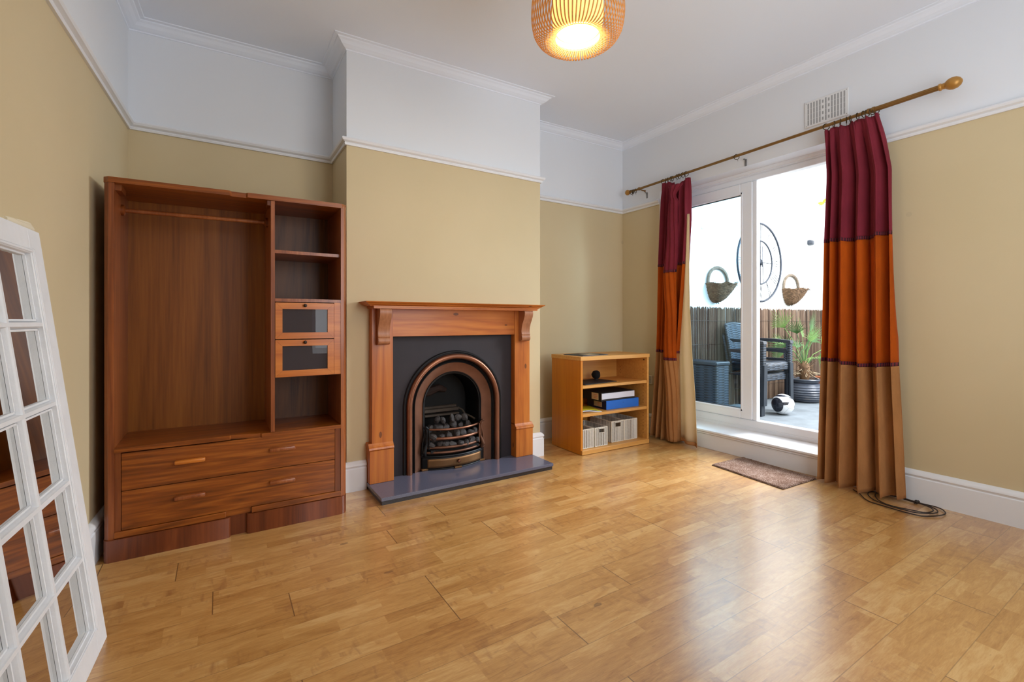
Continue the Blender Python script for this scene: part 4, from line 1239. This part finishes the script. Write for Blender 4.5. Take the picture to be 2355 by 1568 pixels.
MB().lathe([(0, 0), (.016, 0), (.018, .01), (.014, .016), (.022, .026), (.029, .040), (.028, .054), (.018, .066), (0, .070)], (RX, 3.492, rodz(3.49)), 24, 'y').build('finial', 'finial', e, True)
for y in (3.375, 1.335):
    m = MB(); m.tube([(RX, y, rodz(y) - .005), (XR - .004, y, rodz(y) - .01)], .006, 8)
    m.lathe([(0, 0), (.010, 0), (.010, .006), (0, .006)], (XR - .007, y, rodz(y) - .01), 16, 'x'); m.lathe([(.012, -.008), (.017, -.006), (.017, .006), (.012, .008)], (RX, y, rodz(y)), 16, 'y')
    m.build('wall_bracket', 'rod', e, True)
def ring_mesh():
    m = MB(); R = .0215
    m.tube([(R * cos(a), 0, R * sin(a)) for a in [2 * pi * i / 24 for i in range(24)]], .0028, 6, True)
    m.tube([(0, 0, -R), (0, 0, -R - .008), (.004, 0, -R - .012), (.0, 0, -R - .016)], .0015, 5)
    return m.build('curtain_ring', 'ring', None, True)
rp = ring_mesh(); first = True
def rings(ys, label, group, dz=-.008):
    global first
    for i, y in enumerate(ys):
        if first: o = rp; first = False
        else: o = rp.copy(); COL.objects.link(o)
        o.location = (RX, y, rodz(y) + dz)
        o.rotation_euler = (0, ((i * 37) % 11 - 5) * .05, ((i * 53) % 9 - 4) * .16)
        tag(o, label, 'curtain ring', group)
rings([1.615, 1.565, 1.525, 1.487, 1.463, 1.42, 1.385, 1.365, 1.335, 1.315], 'dark bronze ring on the rod carrying the right curtain', 'curtain rings over the right curtain')
rings([3.065, 3.035, 3.01, 2.975, 2.955, 2.90, 2.875, 2.835, 2.80], 'dark bronze ring on the rod carrying the left curtain', 'curtain rings over the left curtain')
rings([3.482, 3.468, 3.452, 3.425], 'dark bronze ring bunched against the left finial with no curtain on it', 'spare curtain rings by the left finial')
rings([2.30], 'single dark bronze ring hanging empty at the middle of the rod', None)

# ------------------------------------------------------------------ curtains
def lerp(a, b, t): return a + (b - a) * t
def interp(tab, z):
    tab = sorted(tab)
    if z <= tab[0][0]: return tab[0][1]
    for (a, va), (b, vb) in zip(tab, tab[1:]):
        if z <= b:
            t = (z - a) / (b - a); t = t * t * (3 - 2 * t) if False else t
            return lerp(va, vb, t)
    return tab[-1][1]
def curtain(e, L, Rr, Xc, ztop_f, zhem_f, seams, nf, amp, phase=0, sharp=.35, mats=('burgundy', 'orange', 'tan'), troughs=None, nu=180, seed=1, wid=None, names=('upper_band', 'middle_band', 'lower_band')):
    r_ = random.Random(seed)
    ph = [r_.uniform(-.35, .35) for _ in range(12)]; am = [r_.uniform(.75, 1.15) for _ in range(12)]
    def P(u, z):
        y0, y1 = interp(L, z), interp(Rr, z)
        uu = u + .010 * sin(z * 2.3 + u * 7)
        uu = min(1, max(0, uu))
        j = 0
        while j < len(troughs) - 2 and uu > troughs[j + 1]: j += 1
        fr_ = (uu - troughs[j]) / (troughs[j + 1] - troughs[j]); wid = troughs[j + 1] - troughs[j]
        A = interp(amp, z) * min(1.25, .55 + wid * 3.2)
        hmp = max(0.0, sin(pi * min(1, max(0, fr_))))
        pk = hmp ** .62 - (.16 * sin(fr_ * pi * 3) ** 2 if wid > .2 else 0)
        x = interp(Xc, z) + A - 2 * A * pk + .010 * sin(u * 9 + z * 1.4)
        y = lerp(y0, y1, u) - sharp * wid * abs(y1 - y0) * .5 * sin(2 * pi * fr_)
        if z > 2.38:      # pencil pleats
            f = min(1, (z - 2.38) / .10)
            x = x * (1 - .35 * f) + (interp(Xc, z) - .006 * sin(u * nf * 2 * pi * 5)) * .35 * f
        return (x, y, z)
    def band(name, za, zb, mat, nv, off=0):
        m = MB()
        def f(u, v):
            a = za(u) if callable(za) else za; b = zb(u) if callable(zb) else zb
            p = P(u, lerp(a, b, v)); return (p[0] - off, p[1], p[2])
        m.grid(f, nu, nv); return m.build(name, mat, e, True, solid=.003)
    s1, s2 = seams
    band(names[0], ztop_f, s1, mats[0], 30); band(names[1], s1, s2, mats[1], 20); band(names[2], s2, zhem_f, mats[2], 30)
    def plus(s, d): return (lambda u: (s(u) if callable(s) else s) + d)
    band('seam_stitching', plus(s1, .014), plus(s1, -.010), 'stitch', 2, .003)
    band('seam_stitching', plus(s2, .014), plus(s2, -.010), 'stitch', 2, .003)
    return P
e = empty('curtain', (3.68, 1.42, 0), 'right curtain in burgundy, orange and tan bands hanging in folds over the door edge', 'curtain', 'banded curtains at the patio door')
curtain(e, [(0.0, 1.655), (.86, 1.640), (1.72, 1.632), (2.2, 1.615), (2.54, 1.628)], [(0.0, 1.155), (.5, 1.175), (.9, 1.195), (1.72, 1.215), (2.15, 1.225), (2.35, 1.26), (2.54, 1.305)],
        [(0, 3.655), (1, 3.68), (2.54, 3.70)], lambda u: 2.528 + .008 * sin(u * 40) + .006 * u, lambda u: .018 + .05 * max(0, u - .85) * 6 * .3 + .006 * sin(u * 30), (lambda u: 1.722 + .006 * sin(u * 9), lambda u: .868 + .012 * sin(u * 6 + 1)),
        5.5, [(0, .058), (.9, .05), (1.8, .04), (2.3, .03), (2.54, .016)], .4, .30, seed=4, troughs=[0, .09, .20, .46, .66, .93, 1.0])
e = empty('curtain', (3.68, 2.95, 0), 'left curtain in burgundy, orange and tan bands bunched up with its cream lining showing', 'curtain', 'banded curtains at the patio door')
def topL(u): return 2.515 - .055 * math.exp(-((u - .62) / .16) ** 2) - .02 * u + .004 * sin(u * 60)
curtain(e, [(0, 3.20), (.4, 3.165), (.86, 3.135), (1.7, 3.125), (2.1, 3.11), (2.52, 3.085)], [(0, 2.855), (.86, 2.835), (1.3, 2.80), (1.7, 2.765), (2.1, 2.745), (2.52, 2.76)],
        [(0, 3.672), (1, 3.69), (2.52, 3.70)], topL, lambda u: .012 + .005 * sin(u * 20), (1.70, .862), 4.5, [(0, .045), (.9, .04), (1.8, .034), (2.3, .025), (2.52, .012)], 2.4, .30, seed=12, nu=150, troughs=[0, .16, .42, .56, .78, 1.0])
# loose front fold that has slipped off its hooks
def fold(e, tabc, tabw, tabx, zt, zh, s1, s2):
    def P(u, z):
        c, w, xx = interp(tabc, z), interp(tabw, z), interp(tabx, z)
        a = (u - .5) * 4.0
        return (xx - .030 * cos(a) - .006 * sin(u * 26 + z * 6), c - w * sin(a / 1.35) + .006 * sin(z * 9), z)
    for nm, za, zb, mt, nv, off in (('loose_fold_upper', zt, s1, 'burgundy', 36, 0), ('loose_fold_middle', s1, s2, 'orange', 16, 0), ('loose_fold_lower', s2, zh, 'tan', 26, 0),
                                    ('seam_stitching', s1 + .014, s1 - .010, 'stitch', 2, .003), ('seam_stitching', s2 + .014, s2 - .010, 'stitch', 2, .003)):
        m = MB(); m.grid(lambda u, v: (lambda p: (p[0] - off, p[1], p[2]))(P(u, lerp(za, zb, v))), 40, nv); m.build(nm, mt, e, True, solid=.003)
fold(e, [(0, 2.90), (.3, 2.905), (.8, 2.925), (1.63, 2.93), (2.1, 2.905), (2.30, 2.885), (2.36, 2.90), (2.45, 2.885)],
     [(0, .050), (.1, .062), (.4, .070), (.8, .070), (1.4, .066), (1.63, .070), (2.1, .056), (2.28, .052), (2.345, .024), (2.40, .052), (2.45, .085)],
     [(0, 3.630), (.8, 3.625), (1.6, 3.63), (2.3, 3.635), (2.45, 3.65)], 2.445, .02, 1.630, .795)
m = MB()
def lin(u, v):
    z = lerp(2.15, .035 + .02 * (1 - u), v)
    y0 = interp([(0, 2.84), (.86, 2.86), (1.7, 2.80), (2.15, 2.77)], z); y1 = interp([(0, 2.635), (.5, 2.665), (.86, 2.70), (1.3, 2.73), (1.7, 2.742), (2.15, 2.745)], z)
    a = interp([(0, .020), (1.2, .010), (2.15, .002)], z)
    return (3.672 + .0 * v + a * sin(u * 9 + .6) - .03 * u * v, lerp(y0, y1, u), z)
m.grid(lin, 40, 40); m.build('lining', 'lining', e, True, solid=.003)
m = MB()
def hem(u, v):
    p = lin(u, 1); q = lin(u, .985); return (lerp(p[0], q[0], 0) - .004, p[1], lerp(p[2] - .022, p[2] + .010, v))
m.grid(hem, 40, 3); m.build('lining_hem', 'tan', e, True, solid=.003)

# ------------------------------------------------------------------ door mat and cable
cr = [(3.335, 2.285), (3.262, 1.690), (3.690, 1.672), (3.735, 2.270)]
m = MB()
def mt(u, v):
    a = Vector(cr[0]).lerp(Vector(cr[1]), u); b = Vector(cr[3]).lerp(Vector(cr[2]), u); p = a.lerp(b, v)
    ed = min(u, 1 - u, v, 1 - v)
    r = random.uniform(-.0015, .0015)
    return (p.x + (r * 2 if ed < .01 else 0), p.y + (r * 2 if ed < .01 else 0), (.004 if ed < .001 else .012) + r)
m.grid(mt, 90, 60)
m.faces([(x, y, .0005) for x, y in cr], [(0, 1, 2, 3)])
o = m.build('door_mat', 'mat', None, True)
tag(o, 'flat brown doormat on the floor in front of the sliding door', 'doormat')
pts = [(3.66, 1.43), (3.60, 1.37), (3.52, 1.305), (3.49, 1.23), (3.478, 1.10), (3.50, 1.02), (3.56, .975), (3.63, .955), (3.69, .965), (3.735, 1.01), (3.74, 1.09), (3.745, 1.20), (3.742, 1.29),
       (3.70, 1.345), (3.62, 1.33), (3.55, 1.27), (3.51, 1.18), (3.515, 1.10), (3.54, 1.03), (3.60, .99), (3.66, .99), (3.705, 1.03), (3.715, 1.10), (3.73, 1.20), (3.735, 1.28),
       (3.70, 1.31), (3.62, 1.29), (3.55, 1.24), (3.52, 1.16), (3.535, 1.09), (3.57, 1.02), (3.64, 1.005), (3.70, 1.05), (3.72, 1.12), (3.72, 1.24), (3.70, 1.40)]
def cat(P, n=6):
    out = []
    for i in range(len(P) - 1):
        p0, p1, p2, p3 = P[max(i - 1, 0)], P[i], P[i + 1], P[min(i + 2, len(P) - 1)]
        for k in range(n):
            t = k / n
            out.append(tuple(.5 * (2 * p1[j] + (p2[j] - p0[j]) * t + (2 * p0[j] - 5 * p1[j] + 4 * p2[j] - p3[j]) * t * t + (3 * p1[j] - p0[j] - 3 * p2[j] + p3[j]) * t ** 3) for j in range(2)))
    out.append(P[-1]); return out
cp = cat(pts); N_ = len(cp)
e = empty('coiled_cable', (3.6, 1.15, 0), 'coil of thin dark brown cable on the floor at the foot of the right curtain', 'cable')
m = MB(); m.tube([(x, y, .0045 + .006 * (i / N_) + .003 * abs(sin(i * .21))) for i, (x, y) in enumerate(cp)], .0034, 7); m.build('cable_loops', 'cable', e, True)
m = MB(); m.tube([(3.725 + .012 * cos(a), 1.10 + .02 * (a / 12) - .0, .012 + .010 * sin(a)) for a in [i * .5 for i in range(26)]], .0036, 6); m.build('cable_tie', 'cable', e, True)

# ------------------------------------------------------------------ leaning window-pane mirror
al = radians(2.97); TILT = math.atan2(.179, 1.457)
e = local(empty('leaning_mirror', (-.347, 2.22, 0), 'white painted multi pane mirror leaning against the left wall', 'mirror'))
W_ = Vector((-sin(al), -cos(al), 0)); U_ = Vector((-.179, 0, 1.457)).normalized(); N2 = W_.cross(U_).normalized()
if N2.x < 0: N2 = -N2
MX = Matrix(((W_.x, U_.x, N2.x, 0), (W_.y, U_.y, N2.y, 0), (W_.z, U_.z, N2.z, 0), (0, 0, 0, 1)))
e['_w'] = 0
# local frame: x along the wall, y up the panel, z out of the face
TW, TH, TD = .93, 1.468, .038
cols = [(.100, .330), (.360, .578), (.608, .830)]
rows = [(.090, .330), (.356, .600), (.626, .872), (.898, 1.137), (1.163, 1.385)]
m = MB()
m.box(0, cols[0][0] , 0, TH, -TD, 0, .002); m.box(cols[2][1], TW, 0, TH, -TD, 0, .002)
m.box(cols[0][0], cols[2][1], 0, rows[0][0], -TD, 0, .002); m.box(cols[0][0], cols[2][1], rows[4][1], TH, -TD, 0, .002)
fr_ = m.build('mirror_frame', 'old_white', e, xf=MX)
m = MB()   # raised inner moulding lines on the frame
m.box(.072, .078, .072, 1.403, -.003, .002, .0015); m.box(.084, .094, .080, 1.392, -.003, .0035, .0015)
m.box(.072, .86, 1.397, 1.403, -.003, .002, .0015); m.box(.084, .85, 1.388, 1.396, -.003, .0035, .0015); m.box(.084, .85, .080, .087, -.003, .0035, .0015)
m.build('frame_moulding', 'old_white', e, xf=MX)
for a, b in ((cols[0][1], cols[1][0]), (cols[1][1], cols[2][0])):
    m = MB(); c = (a + b) / 2
    m.prism([(a, -.022), (a + .006, -.006), (c - .006, -.002), (c + .006, -.002), (b - .006, -.006), (b, -.022)], lambda u, v, t: (u, t, v), rows[0][0], rows[4][1])
    m.build('glazing_bar', 'old_white', e, xf=MX)
for (a, b) in [(rows[i][1], rows[i + 1][0]) for i in range(4)]:
    m = MB(); c = (a + b) / 2
    m.prism([(a, -.022), (a + .006, -.006), (c - .006, -.0015), (c + .006, -.0015), (b - .006, -.006), (b, -.022)], lambda u, v, t: (t, u, v), cols[0][0], cols[2][1])
    m.build('glazing_bar', 'old_white', e, xf=MX)
m = MB()
for (c0, c1) in cols:
    for (r0, r1) in rows:
        for a, b, c, d in ((c0, c0 + .006, r0, r1), (c1 - .006, c1, r0, r1), (c0, c1, r0, r0 + .006), (c0, c1, r1 - .006, r1)):
            m.box(a, b, c, d, -.0215, -.014)
m.build('putty_line', 'old_white', e, xf=MX)
for (c0, c1) in cols:
    for (r0, r1) in rows:
        m = MB(); m.box(c0, c1, r0, r1, -.026, -.022); m.build('mirror_pane', 'mirror', e, xf=MX)
m = MB(); m.box(.02, TW - .02, .02, TH - .02, -TD + .001, -.027); m.build('backing_board', 'black_card', e, xf=MX)
# rolled cloth wedged on the top edge
top = Vector((-.347, 2.22, 0)) + U_ * TH
m = MB(); pts = []
base_ = top + Vector((-.030, 0, .014))
P = [base_ + W_ * (-.035 + .20 * i / 10) for i in range(11)]
m.tube(P, [.009, .013, .014, .014, .013, .0135, .013, .0125, .012, .011, .007], 12)
m.tube([p + Vector((.006, 0, .010 + .002 * sin(i))) for i, p in enumerate(P[1:8])], [.003] + [.006] * 5 + [.003], 8)
tag(m.build('rolled_cloth', 'cream_cloth', None, True), 'rolled cream cloth tucked along the top of the leaning mirror', 'cloth')

# ------------------------------------------------------------------ pendant lamp
LX, LY = 1.392, 1.640
e = empty('pendant_lamp', (LX, LY, 3.03 + .02 * LX), 'round woven bamboo strip pendant lamp glowing orange below the ceiling', 'lamp')
prof = [(.103, 2.454), (.125, 2.444), (.150, 2.440), (.172, 2.446), (.190, 2.462), (.203, 2.488), (.210, 2.520), (.213, 2.560), (.211, 2.605), (.205, 2.65), (.194, 2.70), (.176, 2.745), (.150, 2.785), (.115, 2.815), (.075, 2.83), (.045, 2.835)]
def prof_at(t):
    k = t * (len(prof) - 1); i = min(int(k), len(prof) - 2); f = k - i
    return lerp(prof[i][0], prof[i + 1][0], f), lerp(prof[i][1], prof[i + 1][1], f)
NS = 72
m = MB()
for k_ in range(NS):
    a0 = 2 * pi * k_ / NS; P = []; Nn = []
    for k in range(25):
        t = k / 24; r, z = prof_at(t); a = a0 + .10 * sin(t * 2.2)
        P.append((LX + r * cos(a), LY + r * sin(a), z))
        r2, z2 = prof_at(min(1, t + .02)); r1, z1 = prof_at(max(0, t - .02))
        Nn.append(((z2 - z1) * cos(a), (z2 - z1) * sin(a), -(r2 - r1)))
    m.ribbon(P, .0062, .0012, lambda i: Nn[i])
m.build('bamboo_strips', 'bamboo', e)
MB().tube([(LX + .103 * cos(2 * pi * i / 48), LY + .103 * sin(2 * pi * i / 48), 2.456) for i in range(48)], .0025, 6, True).build('opening_ring', 'bamboo', e, True)
m = MB(); m.lathe([(.104, 2.462), (.112, 2.50), (.118, 2.56), (.115, 2.66), (.095, 2.76), (.045, 2.81)], (LX, LY, 0), 40, cap=False); m.build('diffuser', 'diffuser', e, True)
m = MB(); m.lathe([(0, 2.490), (.099, 2.490), (.101, 2.494), (0, 2.496)], (LX, LY, 0), 40); m.build('glowing_bottom', 'bulb_glow', e, True)
MB().tube([(LX, LY, 2.82), (LX, LY, 3.06)], .0035, 8).build('flex', 'flex', e, True)
MB().lathe([(0, -.05), (.02, -.05), (.045, -.03), (.05, 0), (0, 0)], (LX, LY, zc(LX)), 24).build('ceiling_rose', 'flex', e, True)
pl = bpy.data.lights.new('lamp_bulb', 'POINT'); pl.energy = 7; pl.color = (1, .80, .50); pl.shadow_soft_size = .05
po = bpy.data.objects.new('lamp_bulb', pl); po.location = (LX, LY, 2.43); COL.objects.link(po)

for o in bpy.data.objects:
    if '_w' in o: del o['_w']
